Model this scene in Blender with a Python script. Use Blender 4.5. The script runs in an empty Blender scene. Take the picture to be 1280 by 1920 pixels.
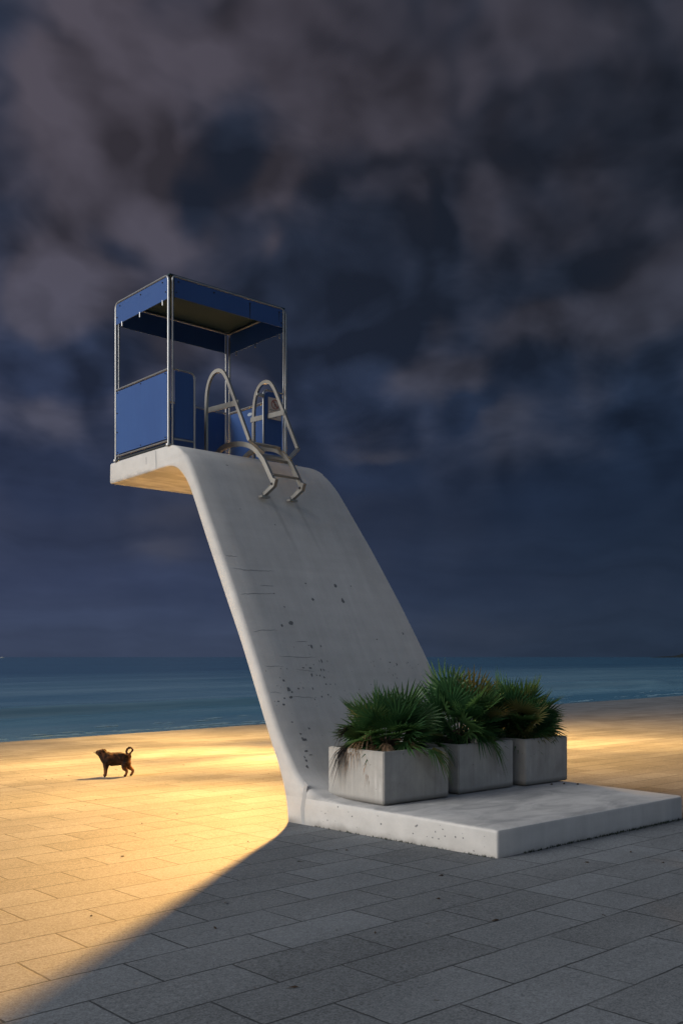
import bpy, bmesh, math, random
from mathutils import Vector, Matrix
R = math.radians
random.seed(7)
scene = bpy.context.scene
COL = scene.collection

# ------------------------------------------------------------------ camera
cam_d = bpy.data.cameras.new("camera"); cam = bpy.data.objects.new("camera", cam_d); COL.objects.link(cam)
CAM_H = 1.6
cam.location = (0, 0, CAM_H); cam.rotation_euler = (R(90), 0, 0)
cam_d.sensor_fit = 'VERTICAL'; cam_d.sensor_height = 36; cam_d.lens = 34.03
cam_d.shift_y = 272 / 1920; cam_d.clip_end = 60000; cam_d.clip_start = 0.05
scene.camera = cam

# ------------------------------------------------------------------ exposure, dusk light
EXPO = 0.5
vs = scene.view_settings
vs.view_transform = 'Standard'; vs.look = 'None'; vs.gamma = 1; vs.exposure = EXPO; vs.use_curve_mapping = False
SUN_DIR = Vector((-0.80, -0.40, 0.42)).normalized()          # towards the veiled sun, low on the left behind the viewer
sun_d = bpy.data.lights.new("sun", 'SUN'); sun_d.energy = 1.2; sun_d.angle = R(26); sun_d.color = (0.88, 0.95, 1.0)
sun = bpy.data.objects.new("sun", sun_d); COL.objects.link(sun)
sun.rotation_euler = SUN_DIR.to_track_quat('Z', 'Y').to_euler(); sun.location = SUN_DIR * 60
SUN_EL = math.asin(SUN_DIR.z); SUN_ROT = math.atan2(SUN_DIR.x, SUN_DIR.y)


# ------------------------------------------------------------------ node helper
class NT:
    def __init__(self, tree): self.t = tree
    def n(self, kind, ins=None, **props):
        nd = self.t.nodes.new(kind)
        for k, v in props.items(): setattr(nd, k, v)
        if ins:
            for k, v in ins.items():
                s = nd.inputs[k]
                if isinstance(v, bpy.types.NodeSocket): self.t.links.new(v, s)
                else: s.default_value = v
        return nd
    def math(self, op, a, b=0.0, c=None, clamp=False):
        i = {0: a, 1: b}
        if c is not None: i[2] = c
        return self.n('ShaderNodeMath', i, operation=op, use_clamp=clamp).outputs[0]
    def vmath(self, op, a, b=(0, 0, 0), out=0):
        return self.n('ShaderNodeVectorMath', {0: a, 1: b}, operation=op).outputs[out]
    def scale(self, a, s): return self.n('ShaderNodeVectorMath', {0: a, 'Scale': s}, operation='SCALE').outputs[0]
    def noise(self, vec, scale, detail=4, rough=0.5, dist=0.0, out='Fac'):
        return self.n('ShaderNodeTexNoise', {'Vector': vec, 'Scale': scale, 'Detail': detail, 'Roughness': rough, 'Distortion': dist}).outputs[out]
    def ramp(self, fac, a, b, lo=0.0, hi=1.0, smooth=True):
        return self.n('ShaderNodeMapRange', {0: fac, 1: a, 2: b, 3: lo, 4: hi}, interpolation_type='SMOOTHSTEP' if smooth else 'LINEAR').outputs[0]
    def mix(self, fac, a, b, blend='MIX'):
        m = self.n('ShaderNodeMix', None, data_type='RGBA', blend_type=blend)
        for idx, v in ((0, fac), (6, a), (7, b)):
            if isinstance(v, bpy.types.NodeSocket): self.t.links.new(v, m.inputs[idx])
            else: m.inputs[idx].default_value = v if idx == 0 else (*v[:3], 1)
        return m.outputs[2]
    def xyz(self, v):
        s = self.n('ShaderNodeSeparateXYZ', {0: v}); return s.outputs
    def comb(self, x, y, z): return self.n('ShaderNodeCombineXYZ', {0: x, 1: y, 2: z}).outputs[0]
    def bump(self, h, strength=0.3, dist=0.01):
        return self.n('ShaderNodeBump', {'Height': h, 'Strength': strength, 'Distance': dist}).outputs[0]

def new_mat(name):
    m = bpy.data.materials.new(name); m.use_nodes = True
    t = m.node_tree; t.nodes.clear(); N = NT(t)
    out = t.nodes.new('ShaderNodeOutputMaterial')
    b = t.nodes.new('ShaderNodeBsdfPrincipled'); t.links.new(b.outputs[0], out.inputs[0])
    return m, N, b, out
def setin(N, b, **kw):
    names = dict(color='Base Color', rough='Roughness', metal='Metallic', normal='Normal', spec='Specular IOR Level')
    for k, v in kw.items():
        s = b.inputs[names[k]]
        if isinstance(v, bpy.types.NodeSocket): N.t.links.new(v, s)
        else: s.default_value = (*v, 1) if k == 'color' else v

def srgb(r, g, b):
    f = lambda c: (c / 255) / 12.92 if c <= 10 else ((c / 255 + 0.055) / 1.055) ** 2.4
    return (f(r), f(g), f(b))

BANKS = ((150, 215, 140, .30), (260, 300, 50, .26), (110, 520, 70, .42), (80, 610, 55, .30), (525, 330, 48, .46), (540, 135, 30, .28), (740, 200, 75, .22), (620, 240, 60, .14),
          (780, 695, 50, .48, 1.5), (890, 690, 46, .40, 1.4), (990, 610, 45, .40, 1.5), (1110, 605, 60, .32, 1.6), (1240, 550, 60, .36, 1.4), (960, 775, 50, .22, 1.4), (1032, 585, 20, .24, 1.4),
          (330, 645, 55, .42), (815, 600, 32, .24, 1.5), (1000, 850, 55, .20, 2), (60, 790, 32, .22, 2.5), (330, 1035, 22, .24, 3), (900, 1190, 40, .16, 4), (350, 980, 28, .16, 3), (720, 872, 14, .28, 4),
          (200, 470, 230, .15), (420, 50, 180, .10), (1050, 230, 230, .08), (520, 470, 24, .2),
          (430, 250, 62, -.22), (340, 365, 36, -.26), (200, 455, 36, -.30, 1.6), (90, 695, 60, -.38, 1.4), (170, 715, 50, -.2), (880, 765, 36, -.44), (935, 745, 28, -.24), (1240, 770, 80, -.22),
          (1150, 930, 90, -.18, 2), (60, 880, 60, -.26, 2), (640, 620, 60, -.18), (700, 905, 26, -.24, 3))
# ------------------------------------------------------------------ world: dark cloud bank ahead, paler open sky behind
scene.cycles.max_bounces = 6; scene.cycles.diffuse_bounces = 3; scene.cycles.glossy_bounces = 3; scene.cycles.transmission_bounces = 3
world = bpy.data.worlds.new("World"); scene.world = world; world.use_nodes = True
wt = world.node_tree; wt.nodes.clear(); W = NT(wt)
world.cycles.sampling_method = 'MANUAL'; world.cycles.sample_map_resolution = 256
SKYK = 1 / 2 ** EXPO
def sky(r, g, b): return tuple(c * SKYK for c in srgb(r, g, b))
D = W.n('ShaderNodeTexCoord').outputs['Generated']
D = W.vmath('NORMALIZE', D)
dx, dy, dz = W.xyz(D)
up = W.math('ADD', W.math('MAXIMUM', dz, 0.0), 0.22)
P = W.comb(W.math('DIVIDE', dx, up), W.math('DIVIDE', dy, W.math('MULTIPLY', up, 1.25)), W.math('MULTIPLY', dz, 0.8))   # cloud deck seen in perspective
def centred(vec, scale, det, amt, dist=0.0):
    return W.scale(W.vmath('SUBTRACT', W.noise(vec, scale, det, 0.5, dist, out='Color'), (0.5, 0.5, 0.5)), amt)
Pw = W.vmath('ADD', P, centred(P, 1.6, 3, 0.20))
Pf = W.vmath('ADD', Pw, centred(Pw, 4.5, 4, 0.10))
LIGHT = (-0.10, -0.22, 0.02)
n1 = W.noise(Pw, 1.5, 5, 0.52, 0.0)
n2 = W.noise(W.vmath('ADD', Pw, LIGHT), 1.5, 5, 0.52, 0.0)
relief = W.math('SUBTRACT', n1, n2)
nf1 = W.noise(Pf, 3.8, 4, 0.55, 0.2)
nf2 = W.noise(W.vmath('ADD', Pf, tuple(c * .4 for c in LIGHT)), 3.8, 4, 0.55, 0.2)
relief2 = W.math('SUBTRACT', nf1, nf2)
def puff(vec):                                                                  # rounded pouches parted by creases
    n = W.noise(vec, 7.5, 2, 0.5)
    return W.math('SQRT', W.math('ADD', W.math('POWER', W.math('SUBTRACT', W.math('MULTIPLY', n, 2.0), 1.0), 2.0), 0.004))
Dp = W.vmath('ADD', W.n('ShaderNodeVectorRotate', {'Vector': D, 'Axis': (0.5, 0.6, 0.62), 'Angle': 0.9}).outputs[0], centred(D, 8.0, 3, 0.085))
pf1 = puff(Dp)
relief3 = W.math('SUBTRACT', pf1, puff(W.vmath('ADD', Dp, tuple(Matrix.Rotation(0.9, 3, Vector((0.5, 0.6, 0.62)).normalized()) @ Vector((-0.016, 0.0, -0.026))))))
Dw = W.vmath('NORMALIZE', W.vmath('ADD', D, W.vmath('MULTIPLY', centred(D, 7.0, 4, 1.0), (0.10, 0.10, 0.07))))
def lobe(u, v, rad, amp, asp=1.0):
    """a bank of cloud centred on one compass bearing and height; asp > 1 stretches it level"""
    d = Vector((u - 640, 1815, 1232 - v)).normalized()
    k = 1.0 / (1 - math.cos(rad / 1950.0))
    df = W.vmath('MULTIPLY', W.vmath('SUBTRACT', Dw, tuple(d)), (1 / asp, 1 / asp, 1.0))
    q = W.vmath('DOT_PRODUCT', df, df, out=1)
    return W.math('MULTIPLY', W.math('EXPONENT', W.math('MULTIPLY', q, -0.5 * k)), amp)
mass = None
for a in BANKS:
    l = lobe(*a); mass = l if mass is None else W.math('ADD', mass, l)
field = W.math('ADD', W.math('MULTIPLY', W.math('SUBTRACT', n1, 0.5), 1.0), W.math('ADD', W.math('MULTIPLY', W.math('SUBTRACT', nf1, 0.5), 0.45), W.math('MULTIPLY', W.math('SUBTRACT', pf1, 0.20), 0.80)))
calm = W.ramp(dz, 0.12, 0.30, 0.10, 1.0)                                        # level, quieter layers low down
cl = W.math('ADD', W.math('MULTIPLY', field, calm), mass)
cover = W.ramp(cl, -0.10, 0.30)
side = W.ramp(dx, -0.36, 0.36)                                                 # paler to the left, darker to the right
hi = W.ramp(dz, 0.05, 0.50)
gap_col = W.mix(hi, W.mix(side, sky(48, 58, 84), sky(31, 43, 62)), W.mix(side, sky(39, 46, 62), sky(34, 40, 52)))
low_k = W.math('MULTIPLY', W.ramp(dz, 0.09, 0.17), W.ramp(dz, 0.33, 0.22))
gap_col = W.mix(W.math('MULTIPLY', low_k, 0.6), gap_col, W.mix(side, sky(40, 48, 70), sky(26, 38, 58)))
cloud_col = W.mix(hi, W.mix(side, sky(68, 72, 90), sky(47, 54, 69)), W.mix(side, sky(67, 63, 72), sky(50, 50, 59)))
base = W.mix(cover, gap_col, cloud_col)
lit = W.math('ADD', 1.0, W.math('MULTIPLY', W.math('ADD', W.math('ADD', W.math('MULTIPLY', relief, 1.6), W.math('MULTIPLY', relief3, 1.9)), W.math('MULTIPLY', relief2, 1.5)), calm))
lit = W.math('MINIMUM', W.math('MAXIMUM', lit, 0.62), 1.5)
band = W.noise(W.vmath('MULTIPLY', Dw, (1.6, 1.6, 17.0)), 1.0, 4, 0.5, 0.4)      # thin level layers towards the horizon
lit = W.math('MULTIPLY', lit, W.math('ADD', 1.0, W.math('MULTIPLY', W.math('SUBTRACT', band, 0.5), W.ramp(dz, 0.26, 0.10, 0.10, 1.0))))
haze = W.ramp(dz, 0.085, 0.0)
base = W.mix(W.math('MULTIPLY', haze, 0.7), base, W.mix(side, sky(62, 72, 94), sky(38, 50, 67)))
vm = W.n('ShaderNodeVectorMath', {0: base, 'Scale': lit}, operation='SCALE').outputs[0]
bg_front = W.n('ShaderNodeBackground', {'Color': vm, 'Strength': 1.0}).outputs[0]
nish = W.n('ShaderNodeTexSky', None, sky_type='NISHITA', sun_disc=False, sun_elevation=SUN_EL, sun_rotation=SUN_ROT, dust_density=3.0, air_density=1.0).outputs[0]
hsv = W.n('ShaderNodeHueSaturation', {'Saturation': 0.95, 'Value': 1.0, 'Color': nish}).outputs[0]
bg_back = W.n('ShaderNodeBackground', {'Color': hsv, 'Strength': 0.060}).outputs[0]
open_sky = W.math('MAXIMUM', W.ramp(dy, 0.25, -0.45), W.ramp(dz, 0.66, 0.95, 0.0, 0.8))
mixs = W.n('ShaderNodeMixShader', {0: open_sky, 1: bg_front, 2: bg_back}).outputs[0]
W.n('ShaderNodeOutputWorld', {0: mixs})

# ------------------------------------------------------------------ place frame: origin at the slab's near corner, x across, y back along the tower
P0 = Vector((1.23598, 7.68254, 0.0))
ROT = math.atan2(0.66589, 0.74605)
TO_WORLD = Matrix.Translation(P0) @ Matrix.Rotation(ROT, 4, 'Z')
FALL = 0.017
def ground_z(L): return -FALL * L

# ------------------------------------------------------------------ object helpers
def tag(o, label=None, cat=None, group=None, kind=None):
    if label: o['label'] = label
    if cat: o['category'] = cat
    if group: o['group'] = group
    if kind: o['kind'] = kind
    return o
def empty(name, local, rz=0.0):
    o = bpy.data.objects.new(name, None); COL.objects.link(o)
    o.empty_display_size = 0.2
    o.matrix_world = TO_WORLD @ Matrix.Translation(local) @ Matrix.Rotation(rz, 4, 'Z')
    return o
def link(name, me, mats, parent=None, smooth=None):
    for m in (mats if isinstance(mats, (list, tuple)) else [mats]): me.materials.append(m)
    if smooth is not None: shade(me, smooth)
    o = bpy.data.objects.new(name, me); COL.objects.link(o)
    if parent is not None: o.parent = parent
    return o
def shade(me, ang):
    bm = bmesh.new(); bm.from_mesh(me)
    for f in bm.faces: f.smooth = True
    for e in bm.edges:
        e.smooth = not (len(e.link_faces) == 2 and e.calc_face_angle(0) > R(ang))
    bm.to_mesh(me); bm.free()

class MB:
    """collects shapes into one mesh"""
    def __init__(self): self.v = []; self.f = []; self.mi = []
    def add(self, vs_, fs, mi=0):
        k = len(self.v); self.v += [tuple(v) for v in vs_]
        for f in fs: self.f.append(tuple(i + k for i in f)); self.mi.append(mi)
    def box(self, lo, hi, mi=0, M=None, bev=0.0):
        (x0, y0, z0), (x1, y1, z1) = lo, hi
        if bev <= 0:
            c = [Vector((x, y, z)) for z in (z0, z1) for y in (y0, y1) for x in (x0, x1)]
            fs = [(0, 2, 3, 1), (4, 5, 7, 6), (0, 1, 5, 4), (2, 6, 7, 3), (0, 4, 6, 2), (1, 3, 7, 5)]
        else:
            bm = bmesh.new(); bmesh.ops.create_cube(bm, size=1)
            for v in bm.verts: v.co = Vector(((x0 + x1) / 2 + v.co.x * (x1 - x0), (y0 + y1) / 2 + v.co.y * (y1 - y0), (z0 + z1) / 2 + v.co.z * (z1 - z0)))
            bmesh.ops.bevel(bm, geom=bm.edges[:], offset=bev, segments=2, profile=0.6, affect='EDGES')
            bm.verts.index_update(); c = [v.co.copy() for v in bm.verts]; fs = [tuple(v.index for v in f.verts) for f in bm.faces]; bm.free()
        if M: c = [M @ v for v in c]
        self.add(c, fs, mi)
    def tube(self, pts, r, seg=10, mi=0, closed=False):
        pts = [Vector(p) for p in pts]; n = len(pts); rings = []
        t0 = (pts[1] - pts[0]).normalized()
        ref = Vector((0, 0, 1)) if abs(t0.z) < 0.9 else Vector((1, 0, 0))
        u = t0.cross(ref).normalized()
        for i, p in enumerate(pts):
            a = pts[i] - pts[i - 1] if i else pts[1] - pts[0]
            b = pts[i + 1] - pts[i] if i < n - 1 else a
            t = (a.normalized() + b.normalized()).normalized()
            u = (u - t * u.dot(t)).normalized(); w = t.cross(u)
            rr = r[i] if isinstance(r, (list, tuple)) else r
            rings.append([p + (u * math.cos(2 * math.pi * k / seg) + w * math.sin(2 * math.pi * k / seg)) * rr for k in range(seg)])
        vs_ = [v for ring in rings for v in ring]; fs = []
        for i in range(n - 1):
            for k in range(seg):
                k2 = (k + 1) % seg
                fs.append((i * seg + k, i * seg + k2, (i + 1) * seg + k2, (i + 1) * seg + k))
        fs.append(tuple(range(seg))[::-1]); fs.append(tuple((n - 1) * seg + k for k in range(seg)))
        self.add(vs_, fs, mi)
    def bar(self, pts, w, t, across=Vector((1, 0, 0)), mi=0):
        """rectangular bar along pts lying in a plane normal to `across`; w across, t in plane"""
        pts = [Vector(p) for p in pts]; n = len(pts); vs_ = []; fs = []
        for i, p in enumerate(pts):
            a = (pts[i] - pts[i - 1]).normalized() if i else (pts[1] - pts[0]).normalized()
            b = (pts[i + 1] - pts[i]).normalized() if i < n - 1 else a
            tt = (a + b).normalized(); nn = across.cross(tt).normalized()
            k = 1 / max(0.5, math.sqrt((1 + a.dot(b)) / 2))
            vs_ += [p + across * (w / 2) * sx + nn * (t / 2) * sy * k for sx, sy in ((-1, -1), (1, -1), (1, 1), (-1, 1))]
        for i in range(n - 1):
            for q in range(4):
                q2 = (q + 1) % 4
                fs.append((i * 4 + q, i * 4 + q2, i * 4 + 4 + q2, i * 4 + 4 + q))
        fs.append((3, 2, 1, 0)); fs.append(tuple((n - 1) * 4 + q for q in range(4)))
        self.add(vs_, fs, mi)
    def mesh(self, name):
        me = bpy.data.meshes.new(name); me.from_pydata(self.v, [], self.f)
        for p, m in zip(me.polygons, self.mi): p.material_index = m
        bm = bmesh.new(); bm.from_mesh(me); bmesh.ops.recalc_face_normals(bm, faces=bm.faces[:]); bm.to_mesh(me); bm.free()
        return me
    def build_each(self, name, mats, parent, smooth=None):
        """every separate piece becomes an object of its own"""
        n = len(self.v); root = list(range(n))
        def find(i):
            while root[i] != i: root[i] = root[root[i]]; i = root[i]
            return i
        for f in self.f:
            a = find(f[0])
            for q in f[1:]: root[find(q)] = a
        groups = {}
        for f, m in zip(self.f, self.mi): groups.setdefault(find(f[0]), []).append((f, m))
        out = []
        for g in groups.values():
            mb = MB(); idx = {}
            for f, m in g:
                for q in f:
                    if q not in idx: idx[q] = len(mb.v); mb.v.append(self.v[q])
                mb.f.append(tuple(idx[q] for q in f)); mb.mi.append(m)
            out.append(mb.build(name, mats, parent, smooth))
        return out
    def build(self, name, mats, parent=None, smooth=None): return link(name, self.mesh(name), mats, parent, smooth)

def arc(pts_corner, r, seg=5):
    """polyline with its inner corners rounded"""
    P_ = [Vector(p) for p in pts_corner]; out = [P_[0]]
    for i in range(1, len(P_) - 1):
        a = (P_[i - 1] - P_[i]); b = (P_[i + 1] - P_[i])
        rr = min(r, a.length * 0.49, b.length * 0.49); a.normalize(); b.normalize()
        s, e = P_[i] + a * rr, P_[i] + b * rr
        for k in range(seg + 1):
            t = k / seg; out.append(s * (1 - t) ** 2 + P_[i] * 2 * t * (1 - t) + e * t * t)
    out.append(P_[-1]); return out
def catmull(pts, per=4):
    P_ = [Vector(p) for p in pts]; out = []
    for i in range(len(P_) - 1):
        p0 = P_[max(i - 1, 0)]; p1 = P_[i]; p2 = P_[i + 1]; p3 = P_[min(i + 2, len(P_) - 1)]
        for k in range(per):
            t = k / per
            out.append(0.5 * ((2 * p1) + (p2 - p0) * t + (2 * p0 - 5 * p1 + 4 * p2 - p3) * t * t + (3 * p1 - p0 - 3 * p2 + p3) * t ** 3))
    out.append(P_[-1]); return out

# ------------------------------------------------------------------ materials
def mat_pavement():
    m, N, b, o = new_mat("paving_stone")
    p = N.n('ShaderNodeTexCoord').outputs['Object']
    wob = N.scale(N.vmath('SUBTRACT', N.noise(p, 9.0, 3, out='Color'), (0.5, 0.5, 0.5)), 0.012)
    q = N.vmath('ADD', N.vmath('ADD', p, wob), (0.73 + 0.8 * 100, 0.4 * 100, 0))
    br = N.n('ShaderNodeTexBrick', {'Vector': q, 'Color1': (0, 0, 0, 1), 'Color2': (1, 1, 1, 1), 'Mortar': (0.5, 0.5, 0.5, 1), 'Scale': 1.0,
             'Mortar Size': 0.007, 'Mortar Smooth': 0.25, 'Bias': 0.0, 'Brick Width': 0.8, 'Row Height': 0.4}, offset=0.5, offset_frequency=2, squash=1.0)
    tone = N.xyz(br.outputs['Color'])[0]; joint = br.outputs['Fac']
    px, py, pz = N.xyz(p)
    # the long movement joint across the rows
    lj = N.math('ABSOLUTE', N.math('ADD', N.math('ADD', px, 0.73), N.xyz(wob)[0]))
    joint = N.math('MAXIMUM', joint, N.ramp(lj, 0.010, 0.004))
    wj = N.math('ABSOLUTE', N.math('SUBTRACT', N.math('MODULO', N.math('ADD', N.math('ADD', py, 80.0), N.xyz(wob)[1]), 2.0), 1.6))
    joint = N.math('MAXIMUM', joint, N.math('MULTIPLY', N.ramp(wj, 0.022, 0.008), N.ramp(py, 2.5, 4.5)))
    gap = N.math('MULTIPLY', joint, N.ramp(N.noise(p, 2.3, 3), 0.30, 0.52, 0.55, 1.0))
    grain = N.noise(p, 95.0, 2, 0.7); grain2 = N.noise(p, 38.0, 3, 0.65)
    mott = N.noise(p, 1.1, 5, 0.6); big = N.noise(p, 0.22, 4, 0.55, 0.5)
    streak = N.noise(N.vmath('MULTIPLY', p, (0.10, 0.9, 1)), 1.0, 4, 0.6)
    val = N.math('ADD', 0.78, N.math('MULTIPLY', N.math('SUBTRACT', tone, 0.5), 0.24))
    val = N.math('ADD', val, N.math('MULTIPLY', N.math('SUBTRACT', mott, 0.5), 0.45))
    val = N.math('ADD', val, N.math('MULTIPLY', N.math('SUBTRACT', big, 0.5), 0.35))
    val = N.math('ADD', val, N.math('MULTIPLY', N.math('SUBTRACT', streak, 0.5), 0.65))
    val = N.math('ADD', val, N.math('MULTIPLY', N.math('SUBTRACT', grain, 0.5), 1.3))
    val = N.math('ADD', val, N.math('MULTIPLY', N.math('SUBTRACT', grain2, 0.5), 0.8))
    stain = N.ramp(N.noise(N.vmath('MULTIPLY', p, (0.35, 1.0, 1)), 0.55, 4, 0.6, 0.4), 0.60, 0.74)
    val = N.math('MULTIPLY', val, N.math('SUBTRACT', 1.0, N.math('MULTIPLY', stain, 0.18)))
    col = N.n('ShaderNodeVectorMath', {0: N.mix(tone, (0.212, 0.224, 0.236), (0.200, 0.214, 0.228)), 'Scale': val}, operation='SCALE').outputs[0]
    spot = N.ramp(N.noise(p, 14.0, 2, 0.4), 0.76, 0.79)
    col = N.mix(N.math('MULTIPLY', spot, 0.6), col, (0.05, 0.04, 0.035))
    col = N.mix(N.math('MULTIPLY', gap, 0.85), col, (0.030, 0.032, 0.034))
    h = N.math('SUBTRACT', N.math('ADD', N.math('MULTIPLY', grain2, 0.5), N.math('MULTIPLY', grain, 0.35)), N.math('MULTIPLY', joint, 1.6))
    h = N.math('ADD', h, N.math('MULTIPLY', tone, 0.3))
    setin(N, b, color=col, rough=0.82, spec=0.25, normal=N.bump(h, 0.5, 0.006))
    return m

def mat_white_concrete():
    m, N, b, o = new_mat("white_painted_concrete")
    p = N.n('ShaderNodeTexCoord').outputs['Object']
    x, y, z = N.xyz(p)
    big = N.noise(p, 0.9, 5, 0.55); mid = N.noise(p, 4.5, 5, 0.6); fine = N.noise(p, 60, 3, 0.6)
    run = N.noise(N.vmath('MULTIPLY', p, (9.0, 0.7, 0.7)), 1.0, 4, 0.6)
    form = N.noise(N.vmath('MULTIPLY', p, (0.6, 6.0, 9.0)), 1.0, 4, 0.55)
    v = N.math('ADD', 1.0, N.math('MULTIPLY', N.math('SUBTRACT', big, 0.5), 0.22))
    v = N.math('ADD', v, N.math('MULTIPLY', N.math('SUBTRACT', mid, 0.5), 0.24))
    v = N.math('ADD', v, N.math('MULTIPLY', N.math('SUBTRACT', run, 0.5), 0.26))
    v = N.math('ADD', v, N.math('MULTIPLY', N.math('SUBTRACT', form, 0.5), 0.20))
    v = N.math('ADD', v, N.math('MULTIPLY', N.math('SUBTRACT', fine, 0.5), 0.10))
    col = N.n('ShaderNodeVectorMath', {0: (0.575, 0.555, 0.535), 'Scale': v}, operation='SCALE').outputs[0]
    # foot grime near the paving and scuffs on the slab
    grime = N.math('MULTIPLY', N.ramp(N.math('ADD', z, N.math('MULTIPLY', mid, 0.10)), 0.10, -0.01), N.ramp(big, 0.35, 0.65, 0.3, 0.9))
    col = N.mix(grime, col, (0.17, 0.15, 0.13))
    topm = N.math('MULTIPLY', N.ramp(z, 0.215, 0.222), N.ramp(z, 0.30, 0.24))
    scuff = N.math('MULTIPLY', topm, N.ramp(N.noise(N.vmath('MULTIPLY', p, (1.0, 2.2, 1)), 1.6, 6, 0.65, 0.8), 0.38, 0.70, 0.1, 0.85))
    col = N.mix(scuff, col, (0.30, 0.295, 0.295))
    pit = N.ramp(N.noise(p, 26.0, 2, 0.5), 0.75, 0.78)
    pm = N.ramp(N.noise(p, 1.7, 3), 0.45, 0.62)
    low = N.ramp(z, 0.26, 0.20)
    col = N.mix(N.math('MULTIPLY', N.math('MULTIPLY', pit, pm), N.math('ADD', 0.10, N.math('MULTIPLY', low, 0.6))), col, (0.10, 0.095, 0.09))
    # rusty water runs below the ladder feet
    for fx, zt in ((1.0, 3.56), (1.38, 3.56)):
        dxx = N.math('ABSOLUTE', N.math('SUBTRACT', N.math('SUBTRACT', x, fx), N.math('ADD', N.math('MULTIPLY', N.math('SUBTRACT', zt, z), 0.16), N.math('MULTIPLY', mid, 0.03))))
        mk = N.math('MULTIPLY', N.ramp(dxx, 0.045, 0.005), N.math('MULTIPLY', N.ramp(z, zt - 0.95, zt - 0.1), N.ramp(z, zt + 0.02, zt - 0.04)))
        col = N.mix(N.math('MULTIPLY', mk, N.ramp(run, 0.3, 0.6, 0.12, 0.45)), col, (0.20, 0.19, 0.18))
    # soot along the joint under the platform edge
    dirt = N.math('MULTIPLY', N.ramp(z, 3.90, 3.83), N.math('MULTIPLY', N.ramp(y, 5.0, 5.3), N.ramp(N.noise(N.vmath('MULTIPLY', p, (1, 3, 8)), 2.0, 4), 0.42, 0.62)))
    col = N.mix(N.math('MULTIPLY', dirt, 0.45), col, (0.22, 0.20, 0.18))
    hh = N.math('ADD', N.math('ADD', N.math('MULTIPLY', mid, 0.5), N.math('MULTIPLY', fine, 0.25)), N.math('MULTIPLY', form, 0.35))
    setin(N, b, color=col, rough=0.75, spec=0.25, normal=N.bump(hh, 0.28, 0.02))
    return m

def mat_plain(name, color, rough=0.6, metal=0.0, var=0.15, scale=8.0, spec=0.4, bump=0.0):
    m, N, b, o = new_mat(name)
    p = N.n('ShaderNodeTexCoord').outputs['Object']
    n = N.noise(p, scale, 5, 0.6)
    v = N.math('ADD', 1.0 - var / 2, N.math('MULTIPLY', n, var))
    col = N.n('ShaderNodeVectorMath', {0: color, 'Scale': v}, operation='SCALE').outputs[0]
    setin(N, b, color=col, rough=N.math('ADD', rough - 0.05, N.math('MULTIPLY', n, 0.1)), metal=metal, spec=spec)
    if bump: setin(N, b, normal=N.bump(N.noise(p, scale * 6, 3), bump, 0.004))
    return m

def mat_planter():
    m, N, b, o = new_mat("cast_concrete")
    p = N.n('ShaderNodeTexCoord').outputs['Object']
    info = N.n('ShaderNodeObjectInfo').outputs['Random']
    q = N.vmath('ADD', p, N.comb(N.math('MULTIPLY', info, 17.0), N.math('MULTIPLY', info, 31.0), 0.0))
    x, y, z = N.xyz(p)
    cloudy = N.noise(q, 3.0, 6, 0.62, 0.4); fine = N.noise(q, 90, 3, 0.6)
    drip = N.noise(N.vmath('MULTIPLY', q, (22.0, 22.0, 1.6)), 1.0, 4, 0.6)
    v = N.math('ADD', 0.95, N.math('MULTIPLY', N.math('SUBTRACT', cloudy, 0.5), 0.75))
    v = N.math('ADD', v, N.math('MULTIPLY', N.math('SUBTRACT', fine, 0.5), 0.16))
    v = N.math('ADD', v, N.math('MULTIPLY', N.math('SUBTRACT', drip, 0.5), 0.36))
    col = N.n('ShaderNodeVectorMath', {0: (0.40, 0.385, 0.365), 'Scale': v}, operation='SCALE').outputs[0]
    white = N.math('MULTIPLY', N.ramp(drip, 0.55, 0.68), N.math('MULTIPLY', N.ramp(z, 0.05, 0.14), N.math('MULTIPLY', N.ramp(z, 0.32, 0.2), N.ramp(cloudy, 0.42, 0.6))))
    col = N.mix(N.math('MULTIPLY', white, 0.35), col, (0.62, 0.61, 0.60))
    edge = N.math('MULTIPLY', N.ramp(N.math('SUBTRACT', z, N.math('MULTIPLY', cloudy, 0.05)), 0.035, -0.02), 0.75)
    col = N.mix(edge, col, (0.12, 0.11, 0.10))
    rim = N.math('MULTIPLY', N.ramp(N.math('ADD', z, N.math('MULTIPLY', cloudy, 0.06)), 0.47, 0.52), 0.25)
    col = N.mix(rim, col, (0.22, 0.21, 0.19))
    pit = N.math('MULTIPLY', N.ramp(N.noise(q, 34, 2, 0.5), 0.74, 0.77), 0.6)
    col = N.mix(pit, col, (0.10, 0.095, 0.09))
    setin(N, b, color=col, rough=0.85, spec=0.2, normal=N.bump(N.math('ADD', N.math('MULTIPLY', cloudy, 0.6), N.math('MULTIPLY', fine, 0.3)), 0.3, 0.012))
    return m

def mat_panel():
    m, N, b, o = new_mat("blue_laminate")
    p = N.n('ShaderNodeTexCoord').outputs['Object']
    c = N.noise(p, 1.4, 4, 0.5); f = N.noise(N.vmath('MULTIPLY', p, (30, 30, 1.5)), 1.0, 3, 0.5); g = N.noise(p, 120, 2)
    col = N.mix(c, (0.022, 0.066, 0.225), (0.036, 0.098, 0.285))
    v = N.math('ADD', 0.86, N.math('ADD', N.math('MULTIPLY', f, 0.16), N.math('MULTIPLY', g, 0.12)))
    col = N.n('ShaderNodeVectorMath', {0: col, 'Scale': v}, operation='SCALE').outputs[0]
    setin(N, b, color=col, rough=0.55, spec=0.35, normal=N.bump(c, 0.08, 0.02))
    return m

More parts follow.
